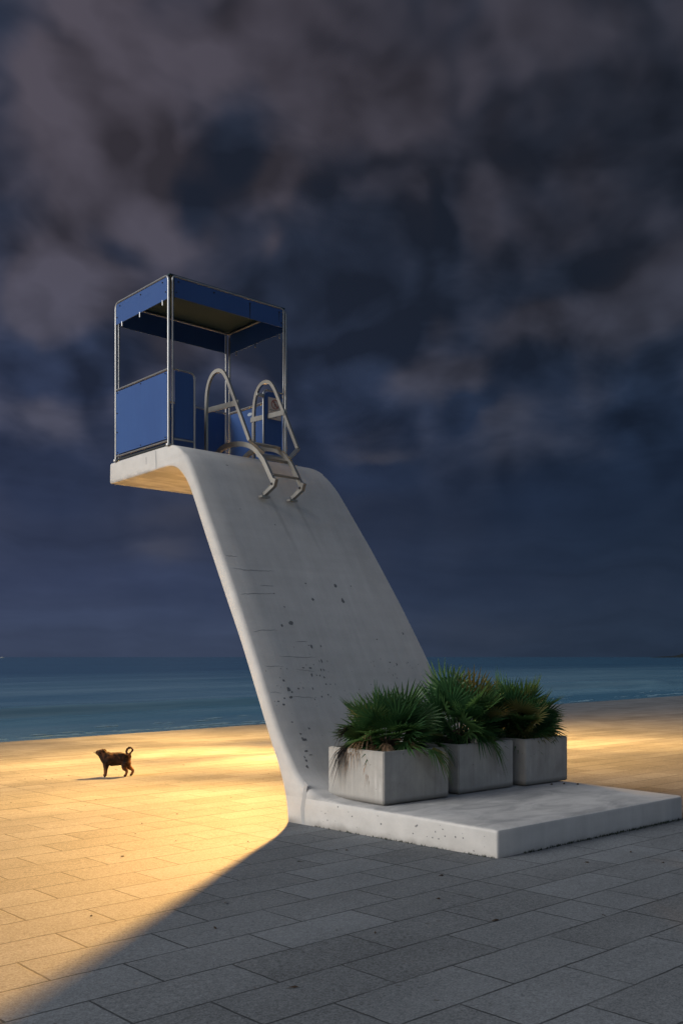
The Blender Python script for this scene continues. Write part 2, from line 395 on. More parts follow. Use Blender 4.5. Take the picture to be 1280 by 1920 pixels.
def mat_steel(name, color, rough):
    m, N, b, o = new_mat(name)
    p = N.n('ShaderNodeTexCoord').outputs['Object']
    n = N.noise(p, 20, 4); n2 = N.noise(N.vmath('MULTIPLY', p, (4, 4, 0.6)), 3, 3)
    v = N.math('ADD', 0.75, N.math('MULTIPLY', n2, 0.5))
    col = N.n('ShaderNodeVectorMath', {0: color, 'Scale': v}, operation='SCALE').outputs[0]
    setin(N, b, color=col, metal=0.9, rough=N.math('ADD', rough, N.math('MULTIPLY', N.math('SUBTRACT', n, 0.5), 0.08)))
    return m

def mat_leaf(name, c1, c2, trans=0.45):
    m = bpy.data.materials.new(name); m.use_nodes = True; t = m.node_tree; t.nodes.clear(); N = NT(t)
    p = N.n('ShaderNodeTexCoord').outputs['Object']
    col = N.mix(N.ramp(N.noise(p, 9, 4), 0.3, 0.7), c1, c2)
    d = N.n('ShaderNodeBsdfPrincipled', {'Base Color': col, 'Roughness': 0.42, 'Specular IOR Level': 0.5}).outputs[0]
    tr = N.n('ShaderNodeBsdfTranslucent', {'Color': N.mix(0.5, col, (c2[0] * 1.6, c2[1] * 1.5, c2[2]))}).outputs[0]
    mx = N.n('ShaderNodeMixShader', {0: trans, 1: d, 2: tr}).outputs[0]
    N.n('ShaderNodeOutputMaterial', {0: mx}); return m

def mat_sea():
    m, N, b, o = new_mat("sea_water")
    p = N.n('ShaderNodeTexCoord').outputs['Object']                 # x along the shore, y seaward
    x, y, z = N.xyz(p)
    s1 = N.noise(N.vmath('MULTIPLY', p, (0.018, 0.11, 1)), 1.0, 5, 0.6, 0.3)
    s2 = N.noise(N.vmath('MULTIPLY', p, (0.003, 0.012, 1)), 1.0, 5, 0.6)
    s3 = N.noise(N.vmath('MULTIPLY', p, (0.25, 1.1, 1)), 1.0, 4, 0.6, 0.4)
    f = N.math('ADD', N.math('MULTIPLY', s1, 0.55), N.math('ADD', N.math('MULTIPLY', s2, 0.3), N.math('MULTIPLY', s3, 0.15)))
    shallow = N.ramp(y, 160, 15)
    deep = N.mix(N.ramp(f, 0.35, 0.65), (0.022, 0.100, 0.180), (0.046, 0.165, 0.265))
    near = N.mix(N.ramp(f, 0.35, 0.65), (0.052, 0.185, 0.285), (0.230, 0.400, 0.490))
    col = N.mix(shallow, deep, near)
    graze = N.n('ShaderNodeLayerWeight', {'Blend': 0.5}).outputs['Facing']                # steep wave faces darkened in the colour by view angle, imitating weaker sky reflection
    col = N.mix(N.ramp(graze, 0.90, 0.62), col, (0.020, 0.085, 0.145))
    hgt = N.math('ADD', N.math('MULTIPLY', s3, 0.5), N.math('MULTIPLY', N.noise(N.vmath('MULTIPLY', p, (1.2, 3.5, 1)), 1.0, 4, 0.6), 0.2))
    setin(N, b, color=col, rough=0.20, spec=0.5, normal=N.bump(hgt, 0.22, 0.10))
    return m

M = {}
M['pave'] = mat_pavement()
M['white'] = mat_white_concrete()
M['chip'] = mat_plain("bare_chipped_concrete", (0.18, 0.18, 0.185), 0.9, var=0.6, scale=60)
M['crack'] = mat_plain("hairline_crack", (0.29, 0.285, 0.285), 0.9, var=0.4, scale=40)
M['patch'] = mat_plain("grey_touch_up_paint", (0.40, 0.40, 0.405), 0.8, var=0.2, scale=6)
M['planter'] = mat_planter()
M['soil'] = mat_plain("potting_soil", (0.035, 0.028, 0.022), 0.95, var=0.8, scale=25, bump=0.6)
M['panel'] = mat_panel()
M['roof'] = mat_plain("canopy_board", (0.009, 0.034, 0.048), 0.7, var=0.3, scale=2)
M['steel'] = mat_steel("brushed_steel_tube", (0.36, 0.36, 0.365), 0.42)
M['ladder'] = mat_steel("weathered_steel_bar", (0.36, 0.345, 0.32), 0.48)
M['bolt'] = mat_plain("dark_bolt", (0.03, 0.03, 0.035), 0.5, metal=0.5)
M['gap'] = mat_plain("black_rubber_seal", (0.02, 0.025, 0.03), 0.7)
M['sign'] = mat_plain("sign_board", (0.58, 0.50, 0.44), 0.6, var=0.1)
M['signred'] = mat_plain("sign_red", (0.30, 0.045, 0.035), 0.6)
M['signdark'] = mat_plain("sign_print", (0.05, 0.055, 0.06), 0.6)
M['sticker'] = mat_plain("pale_sticker", (0.45, 0.52, 0.60), 0.5)
M['leafA'] = mat_leaf("palm_leaf_deep", (0.026, 0.082, 0.032), (0.046, 0.125, 0.044))
M['leafB'] = mat_leaf("palm_leaf_mid", (0.050, 0.125, 0.042), (0.095, 0.185, 0.060))
M['leafC'] = mat_leaf("palm_leaf_yellowing", (0.11, 0.14, 0.045), (0.19, 0.17, 0.065))
M['dry'] = mat_leaf("dry_palm_leaf", (0.20, 0.125, 0.075), (0.33, 0.22, 0.14), 0.3)
M['dead'] = mat_leaf("dead_palm_leaf", (0.030, 0.024, 0.022), (0.055, 0.045, 0.040), 0.15)
M['stem'] = mat_plain("palm_trunk_fibre", (0.055, 0.038, 0.025), 0.9, var=0.7, scale=30, bump=0.6)
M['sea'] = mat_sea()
M['foam'] = mat_plain("sea_foam", (0.17, 0.29, 0.37), 0.8, var=0.5, scale=3)
M['litter'] = mat_plain("dry_leaf_litter", (0.045, 0.028, 0.018), 0.9, var=0.6, scale=30)
M['weed'] = mat_leaf("small_weeds", (0.020, 0.040, 0.020), (0.035, 0.055, 0.025), 0.3)
M['rock'] = mat_plain("dark_rock", (0.006, 0.012, 0.016), 0.9, var=0.5, scale=0.02)
M['quay'] = mat_plain("quay_concrete", (0.22, 0.21, 0.20), 0.9, var=0.4, scale=1.5, bump=0.3)
M['boat'] = mat_plain("white_boat_paint", (0.62, 0.62, 0.60), 0.5)
M['boatdark'] = mat_plain("boat_window", (0.03, 0.035, 0.04), 0.3)

# ------------------------------------------------------------------ setting: pavement (one sheet to the quay edge), sea
def quay_L(Wx): return 15.62 + 0.1135 * Wx
def build_pavement():
    mb = MB()
    xs = [-70, -40, -20, -10, -5, 0, 5, 10, 20, 40, 70, 110, 160]
    ts = [0, .25, .5, .75, 1]
    vs_, fs = [], []
    for x in xs:
        for t in ts:
            L = -22 + (quay_L(x) + 22) * t
            vs_.append((x, L, ground_z(L)))
    n = len(ts)
    for i in range(len(xs) - 1):
        for k in range(n - 1):
            fs.append((i * n + k, (i + 1) * n + k, (i + 1) * n + k + 1, i * n + k + 1))
    mb.add(vs_, fs)
    o = mb.build('pavement', M['pave']); o.matrix_world = TO_WORLD; tag(o, kind='structure')
    # the quay wall dropping to the water
    q = MB(); c, f2 = [], []
    for x in xs:
        L = quay_L(x); c += [(x, L - 0.004, ground_z(L) - 0.004), (x, L - 0.004, -3.0)]
    for i in range(len(xs) - 1): f2.append((i * 2, i * 2 + 1, i * 2 + 3, i * 2 + 2))
    q.add(c, f2)
    c2, f3 = [], []
    for x in xs:
        L = quay_L(x) - 0.6; c2 += [(x, L, ground_z(L) - 0.03), (x, L, -3.0)]
    for i in range(len(xs) - 1): f3.append((i * 2, i * 2 + 2, i * 2 + 3, i * 2 + 1))
    q.add(c2, f3)
    w = q.build('quay_wall', M['quay']); w.matrix_world = TO_WORLD; tag(w, kind='structure')
build_pavement()

SEA_Z = -1.35
QANG = ROT + math.atan(0.1135)
q0 = TO_WORLD @ Vector((0, quay_L(0), 0))
SEA_M = Matrix.Translation((q0.x, q0.y, SEA_Z)) @ Matrix.Rotation(QANG, 4, 'Z')
def vnoise(x, seed=0):
    i = math.floor(x); f = x - i; f = f * f * (3 - 2 * f)
    h_ = lambda k: (math.sin((k + seed * 17.3) * 127.1) * 43758.5453) % 1.0
    return h_(i) * (1 - f) + h_(i + 1) * f
def wave_h(u, v):
    z = 0.0
    for v0, slope, amp, wf, wb, sd in ((22.6, 0.0, 0.75, 1.5, 8.0, 1), (44.0, 0.06, 0.22, 4.0, 9.0, 2), (70.0, 0.05, 0.25, 5, 12, 3), (6.0, 0.03, 0.16, 1.0, 2.5, 4)):
        c = v0 + slope * u + 3.0 * (vnoise(u * 0.05, sd) - 0.5) + 1.0 * (vnoise(u * 0.21, sd + 9) - 0.5)
        d = v - c
        a = amp * (0.55 + 0.6 * vnoise(u * 0.03, sd + 4))
        z += a * (math.exp(-(d / wf) ** 2) if d < 0 else math.exp(-(d / wb) ** 2))
    fade = 1 / (1 + (v / 120) ** 2)
    z += fade * 0.12 * (vnoise(v * 0.35 + 0.6 * vnoise(u * 0.08, 5), 11) - 0.5) * 2 * vnoise(u * 0.06 + v * 0.1, 6)
    return z
def build_sea():
    vv = []; v = -2.0
    while v < 130: vv.append(v); v += 0.55
    step = 0.7
    while v < 45000: vv.append(v); step *= 1.16; v += step
    n = 150; vs_, fs = [], []
    for v in vv:
        lo, hi_ = -70 - 1.3 * max(v, 0), 130 + 2.4 * max(v, 0)
        for k in range(n + 1):
            u = lo + (hi_ - lo) * k / n
            vs_.append((u, v, wave_h(u, v) if v < 400 else 0.0))
    for i in range(len(vv) - 1):
        for k in range(n):
            a = i * (n + 1) + k; fs.append((a, a + 1, a + n + 2, a + n + 1))
    mb = MB(); mb.add(vs_, fs)
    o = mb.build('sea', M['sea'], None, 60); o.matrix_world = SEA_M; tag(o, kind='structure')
    # broken foam left by the small shore break
    rnd = random.Random(3); fm = MB()
    for row, (v0, cnt, amp) in enumerate(((11.4, 300, 0.7), (12.6, 160, 0.9), (15.0, 60, 1.2))):
        for _ in range(cnt):
            u = rnd.uniform(-5, 80)
            if vnoise(u * 0.16, 40 + row) < 0.42: continue
            v = v0 + amp * (vnoise(u * 0.3, 50 + row) - 0.5) * 2 + rnd.uniform(-.25, .25)
            ln, wd = rnd.uniform(0.15, 0.75), rnd.uniform(0.03, 0.10)
            pts = []
            for k in range(9):
                a = 2 * math.pi * k / 9; rr = rnd.uniform(0.6, 1.2)
                uu, v_ = u + ln * rr * math.cos(a), v + wd * rr * math.sin(a)
                pts.append((uu, v_, wave_h(uu, v_) + 0.02))
            top = [(u, v, wave_h(u, v) + 0.05)]
            fm.add(pts + top, [(k, (k + 1) % 9, 9) for k in range(9)])
    o = fm.build('surf', M['foam'], None, 60); o.matrix_world = SEA_M; tag(o, kind='stuff')
build_sea()

# low rocky island on the horizon (far right) and a small white boat (far left)
def build_island():
    mb = MB(); rnd = random.Random(5); n = 44; ring = []
    cx, cy = 1255 - 640, 1815
    base = Vector((2190.0, 6480.0, SEA_Z - 2))
    prof = []
    for k in range(n + 1):
        t = k / n; h = 26 * math.exp(-((t - 0.58) / 0.13) ** 2) + 9 * math.exp(-((t - 0.30) / 0.2) ** 2) + 55 * math.exp(-((t - 0.99) / 0.05) ** 2) + rnd.uniform(0, 2.0)
        prof.append((t, h))
    vs_, fs = [], []
    for t, h in prof:
        x = -140 + 420 * t
        for y, s in ((-60, 0.0), (-25, 0.75), (10, 1.0), (45, 0.7), (80, 0.0)):
            vs_.append((x, y + rnd.uniform(-6, 6), max(0.2, h * s * rnd.uniform(0.85, 1.1)) if s else -3.0))
    for i in range(n):
        for k in range(4):
            a = i * 5 + k; fs.append((a, a + 5, a + 6, a + 1))
    mb.add(vs_, fs); o = mb.build('island', M['rock'], None, 50); o.location = base; tag(o, kind='structure')
build_island()
def build_boat():
    t = bpy.data.objects.new('motor_boat', None); COL.objects.link(t); t.location = (-1045, 2985, SEA_Z)
    t.rotation_euler = (0, 0, R(12)); tag(t, 'tiny white boat on the sea horizon at the far left', 'boat')
    mb = MB(); st = [(-6, .8, 1.4), (-5.5, 1.6, 1.5), (0, 1.9, 1.6), (4, 1.3, 1.9), (6.5, 0.1, 2.3)]
    vs_, fs = [], []
    for x, w, d in st: vs_ += [(x, -w, d), (x, -w * .5, -.3), (x, w * .5, -.3), (x, w, d)]
    for i in range(4):
        for k in range(4): fs.append((i * 4 + k, i * 4 + (k + 1) % 4, i * 4 + 4 + (k + 1) % 4, i * 4 + 4 + k))
    fs += [(0, 1, 2, 3), (16, 17, 18, 19)]
    mb.add(vs_, fs); mb.build('hull', M['boat'], t)
    c = MB(); c.box((-4, -1.2, 1.55), (1.5, 1.2, 3.9), bev=.2); cb = c.build('wheelhouse', M['boat'], t)
    w = MB(); w.box((-3.4, -1.23, 2.7), (1.1, 1.23, 3.3)); w.build('window', M['boatdark'], cb)
build_boat()

# ------------------------------------------------------------------ lifeguard tower
tower = empty('lifeguard_tower', (0, 0, 0))
tag(tower, 'white curved concrete lifeguard tower with a blue cabin on its overhanging top', 'lifeguard tower')

OUT = [(0.0, -0.07), (0.0, 0.195), (0.008, 0.217), (0.03, 0.226)] + [(0.3, .226), (0.7, .226), (1.1, .226), (1.5, .226)]
OUT += [(p.x, p.y) for p in catmull([(1.8, .226), (2.02, .236), (2.243, .272), (2.405, .347), (2.529, .44), (2.656, .60), (2.828, .855), (3.006, 1.173), (3.275, 1.70), (3.67, 2.43),
        (4.06, 3.12), (4.20, 3.37), (4.30, 3.55), (4.40, 3.725), (4.50, 3.865), (4.60, 3.965), (4.72, 4.042), (4.87, 4.083), (5.10, 4.090)], 4)]
OUT += [(5.5, 4.088), (5.9, 4.083), (6.27, 4.078), (6.295, 4.07), (6.304, 4.045)]
INN = [(6.304, 3.84), (6.295, 3.82), (6.27, 3.812), (5.9, 3.816), (5.5, 3.822)]
INN += [(p.x, p.y) for p in catmull([(5.12, 3.834), (4.92, 3.835), (4.78, 3.815), (4.66, 3.755), (4.53, 3.64), (4.40, 3.455), (4.18, 3.05), (3.97, 2.667), (3.72, 2.22), (3.471, 1.781), (3.26, 1.37), (3.051, .953),
        (2.93, .72), (2.828, .532), (2.755, .37), (2.70, .20), (2.672, .05), (2.66, -0.12)], 3)]
def WR(L):
    pts = [(0, 2.87), (1.0, 2.93), (1.5, 2.95), (2.2, 2.86), (3.17, 2.655), (3.55, 2.555), (4.0, 2.415), (4.3, 2.285), (4.53, 2.175), (4.67, 2.11), (4.87, 2.02), (5.2, 1.95), (6.35, 1.93)]
    for (a, x), (b, y) in zip(pts, pts[1:]):
        if L <= b: return x + (y - x) * max(0, (L - a)) / (b - a)
    return pts[-1][1]
def build_body():
    loop = OUT + INN; n = len(loop)
    no = len(OUT)
    inset, nrm = [], []
    for i, (s, z) in enumerate(loop):
        a, c = Vector(loop[i - 1]), Vector(loop[(i + 1) % n]); t = (c - a).normalized()
        nrm.append(Vector((t.y, -t.x)))                                   # outward for this winding checked below
    area = sum(loop[i - 1][0] * loop[i][1] - loop[i][0] * loop[i - 1][1] for i in range(n)) / 2
    sg = 1 if area > 0 else -1
    def bev(i):
        s, z = loop[i]
        if i < no:
            if 0.24 < z < 3.95: return 0.042
            return 0.020
        return 0.012
    ins = [(loop[i][0] - nrm[i].x * sg * bev(i), loop[i][1] - nrm[i].y * sg * bev(i)) for i in range(n)]
    rings = []
    rings.append([(0.0, s, z) for s, z in ins])
    rings.append([(bev(i) * 0.5, loop[i][0] * .7 + ins[i][0] * .3, loop[i][1] * .7 + ins[i][1] * .3) for i in range(n)])
    rings.append([(bev(i) * 1.3, s, z) for i, (s, z) in enumerate(loop)])
    for k in range(1, 8):
        rings.append([(bev(i) + (WR(s) - 2 * bev(i)) * k / 8, s, z) for i, (s, z) in enumerate(loop)])
    rings.append([(WR(s) - bev(i), s, z) for i, (s, z) in enumerate(loop)])
    rings.append([(WR(loop[i][0]), s, z) for i, (s, z) in enumerate(ins)])
    mb = MB(); vs_ = [v for r_ in rings for v in r_]; fs = []
    for a in range(len(rings) - 1):
        for i in range(n):
            j = (i + 1) % n; fs.append((a * n + i, a * n + j, (a + 1) * n + j, (a + 1) * n + i))
    # side caps as strips between the outer and the inner path
    from mathutils.geometry import tessellate_polygon
    for ri in (0, len(rings) - 1):
        tri = tessellate_polygon([[Vector((s, z, 0)) for s, z in ins]])
        for t in tri: fs.append(tuple(ri * n + q for q in t))
    mb.add(vs_, fs)
    # chips, cracks and touched-up paint: thin flakes standing 1 mm proud of the face
    zs = [(z, s) for s, z in OUT if s > 2.2]
    def Ls(z):
        for (z0, s0), (z1, s1) in zip(zs, zs[1:]):
            if z0 <= z <= z1: return s0 + (s1 - s0) * (z - z0) / max(1e-6, z1 - z0)
        return zs[0][1]
    rnd = random.Random(11)
    chips = [(1.075,2.447,.026,.018),(1.525,2.445,.042,.042),(1.778,2.451,.016,.018),(1.098,2.26,.042,.036),(1.555,2.265,.047,.06),(.553,2.304,.026,.012),(.638,2.156,.016,.018),(.514,1.944,.026,.03),(.653,1.976,.057,.042),(1.875,1.808,.021,.018),(2.352,1.888,.021,.03),(.83,1.718,.026,.048),(.968,1.721,.016,.024),(.797,1.729,.021,.012),(.905,1.556,.021,.036),(.872,1.553,.01,.03),(.712,1.481,.047,.018),(.616,1.485,.036,.012),(.854,1.46,.016,.03),(.893,1.459,.016,.03),(.7,1.404,.021,.042),(.769,1.403,.021,.012),(.812,1.396,.021,.018),(.865,1.378,.021,.024),(.861,1.304,.016,.018),(.923,1.302,.016,.012),(.992,1.301,.01,.018),(.294,1.353,.026,.024),(.322,1.264,.047,.048),(.354,1.23,.026,.018),(.654,1.262,.016,.03),(.456,1.266,.031,.018),(.525,1.27,.01,.018),(2.053,1.512,.021,.03),(2.415,1.51,.01,.012),(1.951,1.537,.026,.018),(.322,1.178,.042,.03),(.231,1.172,.026,.018),(.139,1.142,.031,.012),(.195,1.108,.036,.018),(.842,1.191,.021,.024),(.632,1.147,.016,.018),(.742,1.172,.021,.018),(.224,.93,.031,.012),(.415,.857,.026,.018),(.278,.81,.026,.018),(.299,.751,.062,.024),(.28,.768,.031,.012),(.259,.641,.042,.018),(.294,.603,.042,.012),(.206,.586,.016,.024),(.206,.555,.026,.024),(.182,.496,.026,.03),(.304,1.476,.01,.012),(.774,1.518,.01,.018),(.989,1.553,.01,.024),(.94,3.15,.02,.012),(.55,3.86,.04,.012),(.5,3.30,.018,.012)]
    for _ in range(36):
        chips.append((rnd.gauss(.6, .28), rnd.gauss(1.3, .22), rnd.uniform(.004, .012), rnd.uniform(.005, .018)))
    for _ in range(16):
        chips.append((rnd.gauss(2.0, .2), rnd.gauss(1.48, .08), rnd.uniform(.004, .012), rnd.uniform(.005, .02)))
    def on(w, z, e):                                                       # point on the sloping face, e above it
        L = Ls(z); L2 = Ls(z + .02); d = Vector((L2 - L, .02)).normalized()
        return (w, L - d.y * e, z + d.x * e)
    for w, z, a, c in chips:
        if w < .06 or z < .35: continue
        k = 11; pts, tops = [], []
        for q in range(k):
            an = 2 * math.pi * q / k; rr = rnd.uniform(.35, .65)
            pts.append((w + a * rr * math.cos(an), z + c * rr * math.sin(an)))
        mb.add([on(pw, pz, .0012) for pw, pz in pts] + [on(w, z, .0016)], [(q, (q + 1) % k, k) for q in range(k)], 1)
    cracks = [[(.106,1.511),(.179,1.499),(.23,1.504),(.35,1.498)],[(.074,1.236),(.137,1.235),(.215,1.222)],[(.103,2.573),(.269,2.557),(.492,2.565),(.682,2.57)],[(.085,2.277),(.306,2.293),(.569,2.305)],[(.395,2.388),(.59,2.391)],[(.625,1.769),(.8,1.771)],[(.332,1.611),(.603,1.594),(.863,1.6)],[(.509,1.468),(.633,1.456),(.764,1.443)],[(.094,1.866),(.217,1.891),(.432,1.889)],[(.322,1.186),(.535,1.175),(.638,1.161)],[(.06,2.712),(.222,2.707)]]
    for c in cracks:
        pp = []
        for (a0, b0), (a1, b1) in zip(c, c[1:]):
            for q in range(6): pp.append((a0 + (a1 - a0) * q / 6 + rnd.uniform(-.004, .004), b0 + (b1 - b0) * q / 6 + rnd.uniform(-.004, .004)))
        pp.append(c[-1]); wd = rnd.uniform(.0018, .0036)
        vv = []
        for q, (a0, b0) in enumerate(pp):
            h = wd * (1 - abs(2 * q / (len(pp) - 1) - 1) ** 3) * rnd.uniform(.6, 1.2) + .0005
            vv += [on(a0, b0 - h, .001), on(a0, b0 + h, .001)]
        mb.add(vv, [(2 * q, 2 * q + 1, 2 * q + 3, 2 * q + 2) for q in range(len(pp) - 1)], 2)
    # grey paint stripe and seam marks on the left side face
    def side(L, z): return (-0.0015, L, z)
    st = [(2.44, -.05), (2.395, -.05), (2.40, .12), (2.37, .25), (2.355, .36), (2.40, .38), (2.42, .27), (2.455, .12)]
    mb.add([side(*q) for q in st], [tuple(range(8))], 3)
    for (L0, z0, L1, z1, wd) in ((5.18, 4.06, 5.165, 3.845, .012), (5.40, 4.02, 5.395, 3.93, .007), (5.36, 4.03, 5.42, 4.03, .009)):
        mb.add([side(L0 - wd, z0), side(L0 + wd, z0), side(L1 + wd, z1), side(L1 - wd, z1)], [(0, 1, 2, 3)], 3)
    for _ in range(30):                                                    # knocks along the slab's flank
        L, z, a = rnd.uniform(.1, 2.2), rnd.uniform(.02, .2), rnd.uniform(.003, .010)
        pts = [side(L + a * rnd.uniform(.5, 1.2) * math.cos(q) * 1.2, z + a * rnd.uniform(.5, 1.3) * math.sin(q)) for q in [2 * math.pi * i / 9 for i in range(9)]]
        mb.add(pts, [tuple(range(9))], 1)
    o = mb.build('concrete_body', [M['white'], M['chip'], M['crack'], M['patch']], tower, 38)
    return o
build_body()

# ---- cabin: tube frames, blue panels, canopy
CW, CF, CB, CZ = 1.745, 4.89, 6.14, 4.088
TOPZ, RAIL, LOWR = 6.075, 4.975, 4.135
tr = 0.0165
def bolt(mb, c, axis, r=0.009, d=0.008):
    c, axis = Vector(c), Vector(axis); mb.tube([c, c + axis * d], r, 8)
def side_frame(x, sgn):
    f = MB()
    f.tube(arc([(x, CB, CZ - .0), (x, CB, TOPZ), (x, CF, TOPZ), (x, CF, CZ)], .075, 6), tr, 12)
    f.tube([(x, CB - tr, RAIL), (x, CF + tr, RAIL)], tr * .9, 12)
    f.tube([(x, CB - tr, LOWR), (x, CF + tr, LOWR)], tr * .8, 12)
    o = f.build('side_frame', M['steel'], tower, 40)
    p = MB(); p.box((x - .006 + .002 * sgn, CF + .024, LOWR + .025), (x + .006 + .002 * sgn, CB - .024, RAIL - .027))
    pan = p.build('side_panel', M['panel'], tower)
    b = MB()
    for L in (CF + .06, (CF + CB) / 2, CB - .06):
        for z in (LOWR + .045, RAIL - .045): bolt(b, (x + sgn * .006, L, z), (sgn, 0, 0))
    for z in (LOWR + .3, RAIL - .3): bolt(b, (x + sgn * .006, CB - .05, z), (sgn, 0, 0))
    b.build_each('bolt', M['bolt'], pan)
    return o
side_frame(0.0, -1); side_frame(CW, 1)
# small studs on the side rails
# front: canopy rail between its own posts, two narrow panels
ff = MB()
ff.tube(arc([(.046, CF - .012, CZ), (.046, CF - .012, TOPZ), (CW - .046, CF - .012, TOPZ), (CW - .046, CF - .012, CZ)], .05, 5), tr * .72, 12)
ff.build('front_frame', M['steel'], tower, 40)
bf = MB()
bf.tube(arc([(.050, CB + .012, CZ), (.050, CB + .012, TOPZ), (CW - .050, CB + .012, TOPZ), (CW - .050, CB + .012, CZ)], .05, 5), tr * .72, 12)
bf.tube([(.07, CB + .012, RAIL), (CW - .07, CB + .012, RAIL)], tr * .8, 12)
bf.tube([(.07, CB + .012, LOWR), (CW - .07, CB + .012, LOWR)], tr * .75, 12)
bf.build('back_frame', M['steel'], tower, 40)
pb = MB(); pb.box((.075, CB + .006, LOWR + .02), (CW - .075, CB + .018, RAIL - .02)); pb.build('back_panel', M['panel'], tower)
def front_panel(x0, x1, inner):
    f = MB(); zt, zb = 4.985, 4.165
    if inner > 0: path = [(x0, CF - .012, zt), (x1, CF - .012, zt), (x1, CF - .012, CZ - .06)]
    else: path = [(x1, CF - .012, zt), (x0, CF - .012, zt), (x0, CF - .012, CZ - .06)]
    f.tube(arc(path, .075, 6), tr * .72, 12)
    f.tube([(x0, CF - .012, zb), (x1, CF - .012, zb)], tr * .75, 12)
    f.build('front_rail', M['steel'], tower, 40)
    p = MB(); xi0, xi1 = x0 + .018, x1 - .018; rc = .06
    ring = [(xi0, zb + .02), (xi1, zb + .02)]
    if inner > 0: ring += [(xi1, zt - .02 - rc), (xi1 - .018, zt - .02 - .018), (xi1 - rc, zt - .02), (xi0, zt - .02)]
    else: ring += [(xi1, zt - .02), (xi0 + rc, zt - .02), (xi0 + .018, zt - .02 - .018), (xi0, zt - .02 - rc)]
    n = len(ring); vs_ = [(x, CF - .018, z) for x, z in ring] + [(x, CF - .006, z) for x, z in ring]
    fs = [tuple(range(n)), tuple(range(n, 2 * n))[::-1]] + [(i, (i + 1) % n, n + (i + 1) % n, n + i) for i in range(n)]
    p.add(vs_, fs); p.build('front_panel', M['panel'], tower)
front_panel(.046 + tr, .350, 1); front_panel(1.375, CW - .046 - tr, -1)
# canopy: four valance boards, roof sheet, hanging hooks
VB = 5.80
for nm, lo, hi in (('front', (.070, CF - .020, VB + .03), (CW - .070, CF - .008, TOPZ - .018)), ('back', (.075, CB + .006, VB), (CW - .075, CB + .018, TOPZ - .018)),
                   ('left', (-.008, CF + .024, VB), (.004, CB - .024, TOPZ - .020)), ('right', (CW - .004, CF + .024, VB), (CW + .008, CB - .024, TOPZ - .020))):
    mb = MB(); mb.box(lo, hi); v = mb.build('valance_panel', M['panel'], tower)
    b = MB()
    if nm in ('front', 'back'):
        y = lo[1] - .001 if nm == 'front' else hi[1]; d = -1 if nm == 'front' else 1
        for x in (.12, .62, 1.16, 1.62): bolt(b, (x, y, TOPZ - .06), (0, d, 0), .010)
        if nm == 'front':                                                   # dark weather streaks below two bolts
            for x, ln, wd in ((1.16, .20, .008), (1.62, .12, .005)):
                b.add([(x - wd, y - .001, TOPZ - .06), (x + wd, y - .001, TOPZ - .06), (x + wd * .6, y - .001, TOPZ - .06 - ln), (x - wd * .3, y - .001, TOPZ - .06 - ln)], [(0, 1, 2, 3)])
            for z in (TOPZ - .19,):
                for x in (.09, CW - .09): bolt(b, (x, y, z), (0, d, 0), .008)
    else:
        xx = lo[0] if nm == 'left' else hi[0]; d = -1 if nm == 'left' else 1
        for L in (CF + .12, (CF + CB) / 2, CB - .12): bolt(b, (xx, L, TOPZ - .06), (d, 0, 0), .009)
        for L in (CF + .05, CB - .05): bolt(b, (xx, L, TOPZ - .19), (d, 0, 0), .008)
    b.build_each('bolt', M['bolt'], v)
    h = MB()
    if nm in ('left', 'right'):
        xx = (lo[0] + hi[0]) / 2
        for L in (CF + .13, (CF + CB) / 2 + .03, CB - .16):
            h.tube([(xx, L, VB + .012), (xx, L, VB - .05)], .008, 8)
        h.build_each('valance_hook', M['steel'], v, 40)
rf = MB(); rf.box((.012, CF, TOPZ + .010), (CW - .012, CB, TOPZ + .024)); rf.build('roof_panel', M['roof'], tower)
rt = MB()
rt.tube([(.03, CB - .04, TOPZ - .02), (CW - .03, CB - .04, TOPZ - .02)], .013, 10)
rt.tube([(CW - .04, CF + .04, TOPZ - .02), (CW - .04, CB - .04, TOPZ - .02)], .013, 10)
rt.tube([(.04, CF + .04, TOPZ - .02), (.04, CB - .04, TOPZ - .02)], .013, 10)
rt.build_each('roof_tube', M['steel'], tower, 40)
# round feet plates and a rubber sill below the panels
ft = MB()
for x in (0, CW):
    for L in (CF, CB): ft.tube([(x, L, CZ - .012), (x, L, CZ + .008)], .036, 14)
ft.build_each('foot_plate', M['steel'], tower, 40)
sl = MB()
sl.box((-.006, CF + .04, CZ - .004), (.010, CB - .04, LOWR - .030))
sl.box((CW - .010, CF + .04, CZ - .004), (CW + .006, CB - .04, LOWR - .030))
sl.build_each('rubber_sill', M['gap'], tower)
# pale oblong sticker inside the right panel and small latch
sk = MB()
pts = [(CW - .0065, 5.66 + .055 * math.cos(a) * (1 if abs(math.cos(a)) < .99 else 1), 4.875 + .022 * math.sin(a)) for a in [2 * math.pi * i / 16 for i in range(16)]]
sk.add(pts, [tuple(range(16))]); sk.build('sticker', M['sticker'], tower)
lt = MB(); lt.box((1.265, CF - .03, 4.885), (1.375, CF + .0, 4.925), bev=.006); lt.build('gate_latch', M['ladder'], tower)

